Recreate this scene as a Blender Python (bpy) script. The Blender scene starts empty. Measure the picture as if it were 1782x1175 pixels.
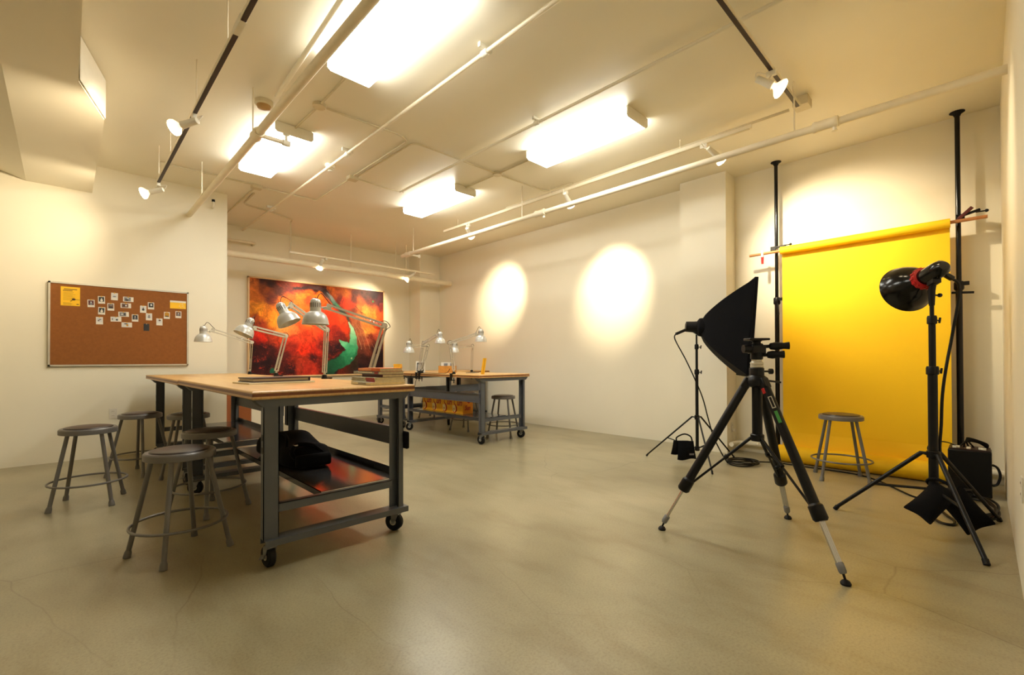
import bpy, bmesh, math, random
import numpy as np
from mathutils import Vector, Matrix

sc = bpy.context.scene
COL = sc.collection
V = Vector
PI = math.pi
def R(d): return math.radians(d)

# ------------------------------------------------------------------ camera
def make_camera():
    f = 798.73
    yaw, pitch, roll = R(44.269), R(0.5099), R(-0.1446)
    fw = V((math.sin(yaw)*math.cos(pitch), math.cos(yaw)*math.cos(pitch), math.sin(pitch)))
    r = fw.cross(V((0, 0, 1))).normalized()
    u = r.cross(fw)
    c, s = math.cos(roll), math.sin(roll)
    r, u = c*r + s*u, -s*r + c*u
    cd = bpy.data.cameras.new('camera')
    cd.sensor_width = 36.0
    cd.lens = f/1782*36.0
    cd.shift_y = 32.346/1782
    cd.clip_start = 0.02
    cam = bpy.data.objects.new('camera', cd)
    m = Matrix((r, u, -fw)).transposed().to_4x4()
    m.translation = V((0, 0, 1.14))
    cam.matrix_world = m
    COL.objects.link(cam)
    sc.camera = cam
make_camera()

# ------------------------------------------------------------------ world / exposure
w = bpy.data.worlds.new('world'); sc.world = w
w.use_nodes = True
w.node_tree.nodes['Background'].inputs[0].default_value = (0.9, 0.85, 0.75, 1)
w.node_tree.nodes['Background'].inputs[1].default_value = 0.02
sc.view_settings.view_transform = 'Standard'
sc.view_settings.look = 'None'
sc.view_settings.gamma = 1.0
sc.view_settings.use_curve_mapping = False
sc.view_settings.exposure = 0.22
try:
    sc.cycles.use_denoising = True
    sc.cycles.max_bounces = 10
    sc.cycles.diffuse_bounces = 6
    sc.cycles.sample_clamp_indirect = 6.0
    sc.cycles.caustics_reflective = False
    sc.cycles.caustics_refractive = False
except Exception:
    pass

FLUO = (1.0, 0.985, 0.895)      # fluorescent tube colour
TUNG = (1.0, 0.82, 0.55)       # tungsten flood colour
FLUO_E = 22.0                   # diffuser emission strength
SPOT_W = 120.0                  # watts of a track flood

# ------------------------------------------------------------------ materials
def lin(h):
    h = h.lstrip('#')
    return tuple(((int(h[i:i+2], 16)/255)/12.92 if int(h[i:i+2], 16)/255 <= 0.04045 else ((int(h[i:i+2], 16)/255+0.055)/1.055)**2.4) for i in (0, 2, 4)) + (1,)

def nmat(name):
    m = bpy.data.materials.new(name); m.use_nodes = True
    nt = m.node_tree
    return m, nt, nt.nodes['Principled BSDF']

def mat(name, hexc, rough=0.5, metal=0.0, var=0.06, scale=12.0, bump=0.0, coat=0.0, spec=0.5, emit=0.0):
    m, nt, b = nmat(name)
    N, L = nt.nodes, nt.links
    c = lin(hexc)
    tc = N.new('ShaderNodeTexCoord'); no = N.new('ShaderNodeTexNoise')
    no.inputs['Scale'].default_value = scale; no.inputs['Detail'].default_value = 4
    L.new(tc.outputs['Object'], no.inputs['Vector'])
    rp = N.new('ShaderNodeValToRGB')
    e = rp.color_ramp.elements
    e[0].position, e[1].position = 0.3, 0.7
    e[0].color = tuple(max(0, x*(1-var)) for x in c[:3]) + (1,)
    e[1].color = tuple(min(1, x*(1+var)) for x in c[:3]) + (1,)
    L.new(no.outputs['Fac'], rp.inputs['Fac'])
    L.new(rp.outputs['Color'], b.inputs['Base Color'])
    b.inputs['Roughness'].default_value = rough
    b.inputs['Metallic'].default_value = metal
    b.inputs['Specular IOR Level'].default_value = spec
    if coat:
        b.inputs['Coat Weight'].default_value = coat; b.inputs['Coat Roughness'].default_value = 0.1
    if bump:
        bp = N.new('ShaderNodeBump'); bp.inputs['Strength'].default_value = bump; bp.inputs['Distance'].default_value = 0.004
        n2 = N.new('ShaderNodeTexNoise'); n2.inputs['Scale'].default_value = scale*8
        L.new(tc.outputs['Object'], n2.inputs['Vector'])
        L.new(n2.outputs['Fac'], bp.inputs['Height']); L.new(bp.outputs['Normal'], b.inputs['Normal'])
    if emit:
        b.inputs['Emission Color'].default_value = c; b.inputs['Emission Strength'].default_value = emit
    return m

def emat(name, col, strength):
    m, nt, b = nmat(name)
    b.inputs['Base Color'].default_value = (0.9, 0.9, 0.9, 1)
    b.inputs['Emission Color'].default_value = tuple(col) + (1,)
    b.inputs['Emission Strength'].default_value = strength
    return m

def floor_mat():
    m, nt, b = nmat('polished_concrete')
    N, L = nt.nodes, nt.links
    tc = N.new('ShaderNodeTexCoord')
    def noise(sc_, det, rough=0.5, dist=0.0):
        n = N.new('ShaderNodeTexNoise'); n.inputs['Scale'].default_value = sc_; n.inputs['Detail'].default_value = det
        n.inputs['Roughness'].default_value = rough; n.inputs['Distortion'].default_value = dist
        L.new(tc.outputs['Object'], n.inputs['Vector']); return n
    def ramp(src, stops):
        r = N.new('ShaderNodeValToRGB')
        while len(r.color_ramp.elements) < len(stops): r.color_ramp.elements.new(0.5)
        for el, (p, c) in zip(r.color_ramp.elements, stops): el.position = p; el.color = c
        L.new(src, r.inputs['Fac']); return r
    def mix(kind, fac, a, bb):
        x = N.new('ShaderNodeMix'); x.data_type = 'RGBA'; x.blend_type = kind
        if isinstance(fac, float): x.inputs[0].default_value = fac
        else: L.new(fac, x.inputs[0])
        L.new(a, x.inputs[6]) if not isinstance(a, tuple) else setattr(x.inputs[6], 'default_value', a)
        L.new(bb, x.inputs[7]) if not isinstance(bb, tuple) else setattr(x.inputs[7], 'default_value', bb)
        return x
    base = ramp(noise(0.7, 4, 0.5, 0.1).outputs['Fac'], [(0.30, lin('#878067')), (0.5, lin('#989176')), (0.70, lin('#a79f84'))])
    stain = ramp(noise(0.9, 3, 0.45, 0.3).outputs['Fac'], [(0.50, (0, 0, 0, 1)), (0.80, (1, 1, 1, 1))])
    m1 = mix('MIX', stain.outputs['Color'], base.outputs['Color'], lin('#766848'))
    st2 = N.new('ShaderNodeMath'); st2.operation = 'MULTIPLY'; st2.inputs[1].default_value = 0.55
    L.new(stain.outputs['Color'], st2.inputs[0]); L.new(st2.outputs[0], m1.inputs[0])
    speck = ramp(noise(95, 3, 0.7).outputs['Fac'], [(0.30, (0.80, 0.78, 0.75, 1)), (0.5, (1, 1, 1, 1)), (0.72, (1.12, 1.1, 1.06, 1))])
    m2 = mix('MULTIPLY', 1.0, m1.outputs[2], speck.outputs['Color'])
    mpp = N.new('ShaderNodeMapping'); mpp.inputs['Scale'].default_value = (4.5, 1.8, 1.0); mpp.inputs['Rotation'].default_value = (0, 0, -0.7)
    L.new(tc.outputs['Object'], mpp.inputs['Vector'])
    nb = N.new('ShaderNodeTexNoise'); nb.inputs['Scale'].default_value = 1.0; nb.inputs['Detail'].default_value = 5; nb.inputs['Roughness'].default_value = 0.6
    L.new(mpp.outputs[0], nb.inputs['Vector'])
    mott = ramp(nb.outputs['Fac'], [(0.30, (0.84, 0.80, 0.74, 1)), (0.5, (1, 1, 1, 1)), (0.72, (1.08, 1.08, 1.06, 1))])
    m2 = mix('MULTIPLY', 1.0, m2.outputs[2], mott.outputs['Color'])
    # hairline cracks
    wn = noise(1.1, 3, 0.5)
    vm = N.new('ShaderNodeVectorMath'); vm.operation = 'MULTIPLY_ADD'
    vm.inputs[1].default_value = (0.3, 0.3, 0)
    L.new(wn.outputs['Color'], vm.inputs[0]); L.new(tc.outputs['Object'], vm.inputs[2])
    mp = N.new('ShaderNodeMapping'); mp.inputs['Scale'].default_value = (1.4, 0.7, 1.0); mp.inputs['Rotation'].default_value = (0, 0, 0.3)
    L.new(vm.outputs[0], mp.inputs['Vector'])
    vo = N.new('ShaderNodeTexVoronoi'); vo.feature = 'DISTANCE_TO_EDGE'; vo.voronoi_dimensions = '2D'; vo.inputs['Scale'].default_value = 1.1
    L.new(mp.outputs[0], vo.inputs['Vector'])
    cr = ramp(vo.outputs['Distance'], [(0.0, (1, 1, 1, 1)), (0.006, (0, 0, 0, 1))])
    gate = ramp(noise(0.5, 2).outputs['Fac'], [(0.48, (0, 0, 0, 1)), (0.62, (0.55, 0.55, 0.55, 1))])
    g = N.new('ShaderNodeMath'); g.operation = 'MULTIPLY'
    L.new(cr.outputs['Color'], g.inputs[0]); L.new(gate.outputs['Color'], g.inputs[1])
    m3 = mix('MIX', g.outputs[0], m2.outputs[2], lin('#5a4c38'))
    L.new(m3.outputs[2], b.inputs['Base Color'])
    b.inputs['Roughness'].default_value = 0.31
    b.inputs['Specular IOR Level'].default_value = 0.55
    return m

def paint_mat(name, hexc, rough=0.55):
    m, nt, b = nmat(name)
    N, L = nt.nodes, nt.links
    c = lin(hexc)
    tc = N.new('ShaderNodeTexCoord')
    n = N.new('ShaderNodeTexNoise'); n.inputs['Scale'].default_value = 1.2; n.inputs['Detail'].default_value = 5
    L.new(tc.outputs['Object'], n.inputs['Vector'])
    r = N.new('ShaderNodeValToRGB'); e = r.color_ramp.elements
    e[0].position, e[1].position = 0.35, 0.65
    e[0].color = tuple(x*0.965 for x in c[:3]) + (1,); e[1].color = c
    L.new(n.outputs['Fac'], r.inputs['Fac']); L.new(r.outputs['Color'], b.inputs['Base Color'])
    b.inputs['Roughness'].default_value = rough
    n2 = N.new('ShaderNodeTexNoise'); n2.inputs['Scale'].default_value = 3.0; n2.inputs['Detail'].default_value = 6
    L.new(tc.outputs['Object'], n2.inputs['Vector'])
    bp = N.new('ShaderNodeBump'); bp.inputs['Strength'].default_value = 0.10; bp.inputs['Distance'].default_value = 0.01
    L.new(n2.outputs['Fac'], bp.inputs['Height']); L.new(bp.outputs['Normal'], b.inputs['Normal'])
    return m

def wood_mat(name, c1, c2, c3, strip=0.045, rough=0.35):
    m, nt, b = nmat(name)
    N, L = nt.nodes, nt.links
    tc = N.new('ShaderNodeTexCoord')
    mp = N.new('ShaderNodeMapping'); mp.inputs['Rotation'].default_value = (0, 0, PI/2)
    L.new(tc.outputs['Object'], mp.inputs['Vector'])
    br = N.new('ShaderNodeTexBrick')
    br.inputs['Color1'].default_value = lin(c1); br.inputs['Color2'].default_value = lin(c2); br.inputs['Mortar'].default_value = lin(c3)
    br.inputs['Scale'].default_value = 1.0; br.inputs['Mortar Size'].default_value = 0.0012
    br.inputs['Brick Width'].default_value = 0.55; br.inputs['Row Height'].default_value = strip
    L.new(mp.outputs[0], br.inputs['Vector'])
    mp2 = N.new('ShaderNodeMapping'); mp2.inputs['Scale'].default_value = (60, 4, 60)
    L.new(tc.outputs['Object'], mp2.inputs['Vector'])
    n = N.new('ShaderNodeTexNoise'); n.inputs['Scale'].default_value = 1.0; n.inputs['Detail'].default_value = 5
    L.new(mp2.outputs[0], n.inputs['Vector'])
    r = N.new('ShaderNodeValToRGB'); e = r.color_ramp.elements
    e[0].position, e[1].position = 0.3, 0.7
    e[0].color = (0.82, 0.78, 0.72, 1); e[1].color = (1, 1, 1, 1)
    L.new(n.outputs['Fac'], r.inputs['Fac'])
    x = N.new('ShaderNodeMix'); x.data_type = 'RGBA'; x.blend_type = 'MULTIPLY'; x.inputs[0].default_value = 1.0
    L.new(br.outputs['Color'], x.inputs[6]); L.new(r.outputs['Color'], x.inputs[7])
    L.new(x.outputs[2], b.inputs['Base Color'])
    b.inputs['Roughness'].default_value = rough
    return m

M = {}
M['floor'] = floor_mat()
M['wall'] = paint_mat('cream_wall_paint', '#ebe5d2', 0.5)
M['ceiling'] = paint_mat('cream_ceiling_paint', '#ece6d4', 0.45)
M['pipe'] = mat('pipe_paint', '#e6dcc4', 0.4, var=0.03)
M['white'] = mat('white_enamel', '#e4e0d2', 0.4, var=0.03)
M['conduit'] = mat('conduit_paint', '#cfc4a6', 0.45, var=0.05)
M['track_dark'] = mat('track_dark', '#2a1512', 0.5)
M['steel'] = mat('grey_bench_steel', '#585c64', 0.36, metal=0.1, var=0.07, scale=6)
M['stool'] = mat('grey_stool_enamel', '#6c6967', 0.36, metal=0.1, var=0.06)
M['pad'] = mat('dark_brown_stool_pad', '#3c3331', 0.34, var=0.08)
M['rubber'] = mat('black_rubber', '#08080b', 0.6, spec=0.3)
M['chrome'] = mat('chrome', '#c9c9c9', 0.2, metal=1.0, var=0.02)
M['maple'] = wood_mat('maple_top', '#e0bb80', '#d6ab6c', '#cfa263')
M['edge_dark'] = mat('dark_edge_band', '#7c4018', 0.4, var=0.15, scale=30)
M['lamp'] = mat('silver_lamp_metal', '#c4c4c0', 0.34, metal=0.35, var=0.03)
M['arm'] = mat('lamp_arm_grey', '#c6c0b0', 0.4, metal=0.15, var=0.04)
M['black'] = mat('black_plastic', '#060608', 0.42, var=0.1, spec=0.3)
M['blackgloss'] = mat('black_gloss_metal', '#040405', 0.18, var=0.05, spec=0.35)
M['fabric'] = mat('black_fabric', '#06060a', 0.9, spec=0.2, bump=0.4, scale=20)
M['cable'] = mat('black_cable', '#060607', 0.5, spec=0.3)
M['yellow'] = mat('yellow_paper', '#ffce0a', 0.72, var=0.02, scale=2)
M['cardboard'] = mat('brown_cardboard_tube', '#a5703c', 0.6, var=0.12)
M['dowel'] = mat('wood_dowel', '#b87c4a', 0.5, var=0.15)
M['red'] = mat('red_plastic', '#b81a1c', 0.4)
M['alu'] = mat('aluminium_frame', '#c8c3b4', 0.4, metal=0.5)
M['cork'] = mat('brown_cork', '#8c5420', 0.85, var=0.08, scale=35, bump=0.3)
M['paper'] = mat('white_paper', '#ddd8cc', 0.6, var=0.02)
M['page'] = mat('book_pages', '#d6c8a2', 0.8, var=0.12, scale=60)
M['brownwood'] = mat('reddish_brown_wood', '#8a4a1c', 0.5, var=0.08, scale=4)
M['frame'] = mat('pale_wood_frame', '#dcb98a', 0.35, var=0.06)
M['glowface'] = emat('bulb_face', (1.0, 0.80, 0.50), 22.0)
M['bulbglass'] = emat('bulb_side', (1.0, 0.70, 0.38), 1.6)
M['diffuser'] = emat('fluorescent_diffuser', FLUO, FLUO_E)

# ------------------------------------------------------------------ mesh builder
def frame_of(d):
    d = V(d).normalized()
    a = V((0, 0, 1)) if abs(d.z) < 0.95 else V((1, 0, 0))
    x = a.cross(d).normalized(); y = d.cross(x)
    return x, y, d

class MB:
    def __init__(s): s.v = []; s.f = []
    def add(s, vs, fs):
        o = len(s.v); s.v += [V(p) for p in vs]; s.f += [tuple(i+o for i in f) for f in fs]; return s
    def box(s, x0, x1, y0, y1, z0, z1):
        if x0 > x1: x0, x1 = x1, x0
        if y0 > y1: y0, y1 = y1, y0
        if z0 > z1: z0, z1 = z1, z0
        return s.add([(x0,y0,z0),(x1,y0,z0),(x1,y1,z0),(x0,y1,z0),(x0,y0,z1),(x1,y0,z1),(x1,y1,z1),(x0,y1,z1)],
                     [(0,3,2,1),(4,5,6,7),(0,1,5,4),(1,2,6,5),(2,3,7,6),(3,0,4,7)])
    def obox(s, c, sx, sy, sz, ax, ay, az):
        c = V(c); ax, ay, az = V(ax).normalized(), V(ay).normalized(), V(az).normalized()
        vs = [c + ax*(i*sx/2) + ay*(j*sy/2) + az*(k*sz/2) for k in (-1, 1) for (i, j) in ((-1,-1),(1,-1),(1,1),(-1,1))]
        return s.add(vs, [(0,3,2,1),(4,5,6,7),(0,1,5,4),(1,2,6,5),(2,3,7,6),(3,0,4,7)])
    def rbox(s, c, sx, sy, sz, rz):
        return s.obox(c, sx, sy, sz, (math.cos(rz), math.sin(rz), 0), (-math.sin(rz), math.cos(rz), 0), (0, 0, 1))
    def bar(s, p, q, w, h, up=(0, 0, 1)):
        p, q = V(p), V(q); d = (q-p).normalized(); u = V(up)
        x = d.cross(u)
        if x.length < 1e-4: x = d.cross(V((1, 0, 0)))
        x.normalize(); u = x.cross(d)
        return s.obox((p+q)/2, (q-p).length, w, h, d, x, u)
    def tube(s, pts, r, seg=12, caps=True, closed=False):
        pts = [V(p) for p in pts]; n = len(pts)
        rs = list(r) if isinstance(r, (list, tuple)) else [r]*n
        o = len(s.v); px = None
        for i, p in enumerate(pts):
            if closed: t = (pts[(i+1) % n]-pts[i-1])
            else: t = pts[min(i+1, n-1)]-pts[max(i-1, 0)]
            if t.length < 1e-9: t = V((0, 0, 1))
            t.normalize()
            if px is None: x, y, _ = frame_of(t)
            else:
                x = px - t*px.dot(t)
                if x.length < 1e-6: x = frame_of(t)[0]
                x.normalize(); y = t.cross(x)
            px = x
            for k in range(seg):
                a = 2*PI*k/seg
                s.v.append(p + x*(rs[i]*math.cos(a)) + y*(rs[i]*math.sin(a)))
        m = n if closed else n-1
        for i in range(m):
            for k in range(seg):
                a, b = o+i*seg+k, o+i*seg+(k+1) % seg
                c, d = o+((i+1) % n)*seg+(k+1) % seg, o+((i+1) % n)*seg+k
                s.f.append((a, b, c, d))
        if caps and not closed:
            s.f.append(tuple(o+k for k in reversed(range(seg))))
            s.f.append(tuple(o+(n-1)*seg+k for k in range(seg)))
        return s
    def lathe(s, prof, org, axis=(0, 0, 1), seg=28, caps=True):
        # prof: list of (radius, distance along axis)
        x, y, d = frame_of(axis); org = V(org); o = len(s.v); n = len(prof)
        for r, h in prof:
            for k in range(seg):
                a = 2*PI*k/seg
                s.v.append(org + d*h + x*(max(r, 1e-5)*math.cos(a)) + y*(max(r, 1e-5)*math.sin(a)))
        for i in range(n-1):
            for k in range(seg):
                s.f.append((o+i*seg+k, o+i*seg+(k+1) % seg, o+(i+1)*seg+(k+1) % seg, o+(i+1)*seg+k))
        if caps:
            s.f.append(tuple(o+k for k in reversed(range(seg))))
            s.f.append(tuple(o+(n-1)*seg+k for k in range(seg)))
        return s
    def torus(s, c, axis, Rr, r, seg=40, sseg=8):
        x, y, d = frame_of(axis); c = V(c)
        return s.tube([c + x*(Rr*math.cos(2*PI*k/seg)) + y*(Rr*math.sin(2*PI*k/seg)) for k in range(seg)], r, sseg, closed=True)
    def prism(s, poly, z0, z1):
        n = len(poly)
        return s.add([(x, y, z0) for x, y in poly]+[(x, y, z1) for x, y in poly],
                     [tuple(reversed(range(n))), tuple(range(n, 2*n))]+[(i, (i+1) % n, n+(i+1) % n, n+i) for i in range(n)])
    def extr(s, poly3, vec):
        n = len(poly3); vec = V(vec); P = [V(p) for p in poly3]
        return s.add(P+[p+vec for p in P], [tuple(reversed(range(n))), tuple(range(n, 2*n))]+[(i, (i+1) % n, n+(i+1) % n, n+i) for i in range(n)])
    def ball(s, c, r, seg=16, rings=10, sc_=(1, 1, 1)):
        c = V(c); o = len(s.v)
        for i in range(rings+1):
            t = PI*i/rings
            for k in range(seg):
                a = 2*PI*k/seg
                s.v.append(c+V((r*sc_[0]*max(math.sin(t), 1e-4)*math.cos(a), r*sc_[1]*max(math.sin(t), 1e-4)*math.sin(a), r*sc_[2]*math.cos(t))))
        for i in range(rings):
            for k in range(seg):
                s.f.append((o+i*seg+k, o+(i+1)*seg+k, o+(i+1)*seg+(k+1) % seg, o+i*seg+(k+1) % seg))
        return s
    def build(s, name, m, parent=None, bevel=0.0, smooth=True, label=None, subsurf=0):
        me = bpy.data.meshes.new(name)
        off = V((0, 0, 0))
        q = parent
        while q is not None: off += q.location; q = q.parent
        me.from_pydata([tuple(p-off) for p in s.v], [], s.f)
        bm = bmesh.new(); bm.from_mesh(me)
        bmesh.ops.recalc_face_normals(bm, faces=bm.faces)
        bm.to_mesh(me); bm.free()
        if smooth:
            me.polygons.foreach_set('use_smooth', [True]*len(me.polygons))
            try: me.set_sharp_from_angle(angle=R(38))
            except Exception: pass
        me.materials.append(M[m] if isinstance(m, str) else m)
        o = bpy.data.objects.new(name, me); COL.objects.link(o)
        if parent is not None: o.parent = parent
        if bevel:
            b = o.modifiers.new('bevel', 'BEVEL'); b.width = bevel; b.segments = 2; b.limit_method = 'ANGLE'; b.angle_limit = R(40)
            b.harden_normals = False
        if subsurf:
            b = o.modifiers.new('subsurf', 'SUBSURF'); b.levels = subsurf; b.render_levels = subsurf
        if label: o['label'] = label
        return o

def thing(name, label, cat, loc=(0, 0, 0), group=None):
    o = bpy.data.objects.new(name, None); COL.objects.link(o)
    o.empty_display_size = 0.05
    o.location = loc; o['label'] = label; o['category'] = cat
    if group: o['group'] = group
    return o
def tag(o, label, cat, group=None, kind=None):
    o['label'] = label; o['category'] = cat
    if group: o['group'] = group
    if kind: o['kind'] = kind
    return o
def struct(o, label=None, cat=None):
    o['kind'] = 'structure'
    if label: o['label'] = label
    if cat: o['category'] = cat
    return o
def copy_tree(o, parent=None):
    c = o.copy(); COL.objects.link(c)
    if parent is not None: c.parent = parent
    for ch in list(o.children): copy_tree(ch, c)
    return c
def rounded(pts, rad=0.06, n=5):
    # fillet the corners of a polyline
    P = [V(p) for p in pts]; out = [P[0]]
    for i in range(1, len(P)-1):
        a, b, c = P[i-1], P[i], P[i+1]
        r = min(rad, (a-b).length*0.45, (c-b).length*0.45)
        p, q = b+(a-b).normalized()*r, b+(c-b).normalized()*r
        for k in range(n+1):
            t = k/n; out.append(p*(1-t)**2 + b*2*t*(1-t) + q*t*t)
    out.append(P[-1]); return out
def smoothpath(pts, n=6):
    P = [V(p) for p in pts]; out = []
    for i in range(len(P)-1):
        p0, p1, p2, p3 = P[max(i-1, 0)], P[i], P[i+1], P[min(i+2, len(P)-1)]
        for k in range(n):
            t = k/n
            out.append(0.5*((2*p1)+(p2-p0)*t+(2*p0-5*p1+4*p2-p3)*t*t+(3*p1-p0-3*p2+p3)*t**3))
    out.append(P[-1]); return out

CH = 3.45   # ceiling height
# ------------------------------------------------------------------ room shell
def shell():
    struct(MB().box(-3.2, 6.4, -0.4, 9.2, -0.15, 0.0).build('floor', 'floor', smooth=False), 'polished tan concrete floor of the studio', 'floor')
    struct(MB().box(-3.2, 6.4, -0.4, 9.2, CH, CH+0.15).build('ceiling', 'ceiling', smooth=False), 'cream painted ceiling with pipes and lights', 'ceiling')
    # wall with the cork board, ending at x = 1.607, then the recess behind it
    struct(MB().box(-3.0, 1.607, 7.3, 8.95, 0, CH).build('wall_left', 'wall', smooth=False), 'cream wall that carries the cork board', 'wall')
    struct(MB().box(1.5, 6.2, 8.9, 9.1, 0, CH).build('wall_back', 'wall', smooth=False), 'cream back wall that carries the red painting', 'wall')
    struct(MB().box(6.0, 6.25, 2.6, 8.95, 0, CH).build('wall_right', 'wall', smooth=False), 'long cream wall with two bright light pools', 'wall')
    struct(MB().box(6.08, 6.3, -0.3, 2.65, 0, CH).build('wall_niche', 'wall', smooth=False), 'wall of the niche behind the yellow backdrop', 'wall')
    struct(MB().box(5.78, 6.2, 2.18, 2.76, 0, CH).build('wall_column', 'wall', smooth=False), 'square column between long wall and niche', 'wall')
    struct(MB().box(5.486, 6.05, 8.47, 8.95, 0, CH).build('wall_pilaster', 'wall', smooth=False), 'square pilaster in the far corner', 'wall')
    struct(MB().box(-3.0, 6.3, -0.33, -0.126, 0, CH).build('wall_near', 'wall', smooth=False), 'cream wall at the right edge beside the camera', 'wall')
    struct(MB().box(-3.2, -3.0, -0.3, 7.5, 0, CH).build('wall_far_left', 'wall', smooth=False), 'cream wall left of the camera', 'wall')
shell()

def duct():
    z = 3.12
    poly = [(-0.31, -0.12), (0.062, -0.12), (0.062, 4.45), (0.224, 5.02), (0.224, 7.30), (-0.31, 7.30)]
    t = thing('air_duct', 'boxed cream air duct running under the ceiling at top left', 'duct', (0, 5, CH))
    MB().prism(poly, z, CH).build('duct_box', 'ceiling', t, smooth=False)
    MB().extr([(-0.31, -0.12, z), (-0.31, -0.12, CH), (-1.3, -0.12, CH)], (0, 7.42, 0)).build('sloped_side', 'ceiling', t, smooth=False)
    MB().extr([(0.068, 4.44, z+0.01), (0.229, 5.01, z+0.01), (0.229, 5.01, CH-0.005), (0.068, 4.44, CH-0.005)], (0.004, -0.001, 0)).build('diagonal_side', 'white', t, smooth=False, label='pale diagonal side')  # thin pale sheet covering the duct's diagonal side face
duct()

# ------------------------------------------------------------------ fluorescent fixtures
def fluo(x0, x1, y0, y1, label):
    t = thing('ceiling_light', label, 'ceiling light', ((x0+x1)/2, (y0+y1)/2, CH), 'fluorescent ceiling lights')
    zb = 3.35
    MB().box(x0+0.01, x1-0.01, y0, y1, 3.425, CH-0.002).build('housing', 'white', t)
    m = MB().extr([(x0, y0+0.012, 3.425), (x0, y0+0.012, zb+0.02), (x0+0.02, y0+0.012, zb), (x1-0.02, y0+0.012, zb), (x1, y0+0.012, zb+0.02), (x1, y0+0.012, 3.425)], (0, y1-y0-0.024, 0))
    m.build('diffuser', 'diffuser', t, smooth=False)
    for ya, yb in ((y0-0.004, y0+0.012), (y1-0.012, y1+0.004)):
        MB().extr([(x0-0.003, ya, 3.44), (x0-0.003, ya, zb+0.018), (x0+0.018, ya, zb-0.003), (x1-0.018, ya, zb-0.003), (x1+0.003, ya, zb+0.018), (x1+0.003, ya, 3.44)], (0, yb-ya, 0)).build('end_cap', 'white', t, smooth=False)
fluo(1.42, 1.77, 2.18, 3.46, 'largest fluorescent ceiling light, cut by the top edge of the picture')
fluo(1.435, 1.79, 4.71, 6.00, 'fluorescent ceiling light behind the left white pipe')
fluo(3.63, 3.975, 2.22, 3.49, 'long fluorescent ceiling light in the middle, right of the conduit loop')
fluo(3.63, 3.975, 4.775, 6.06, 'smallest fluorescent ceiling light, nearest the far corner')

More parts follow.
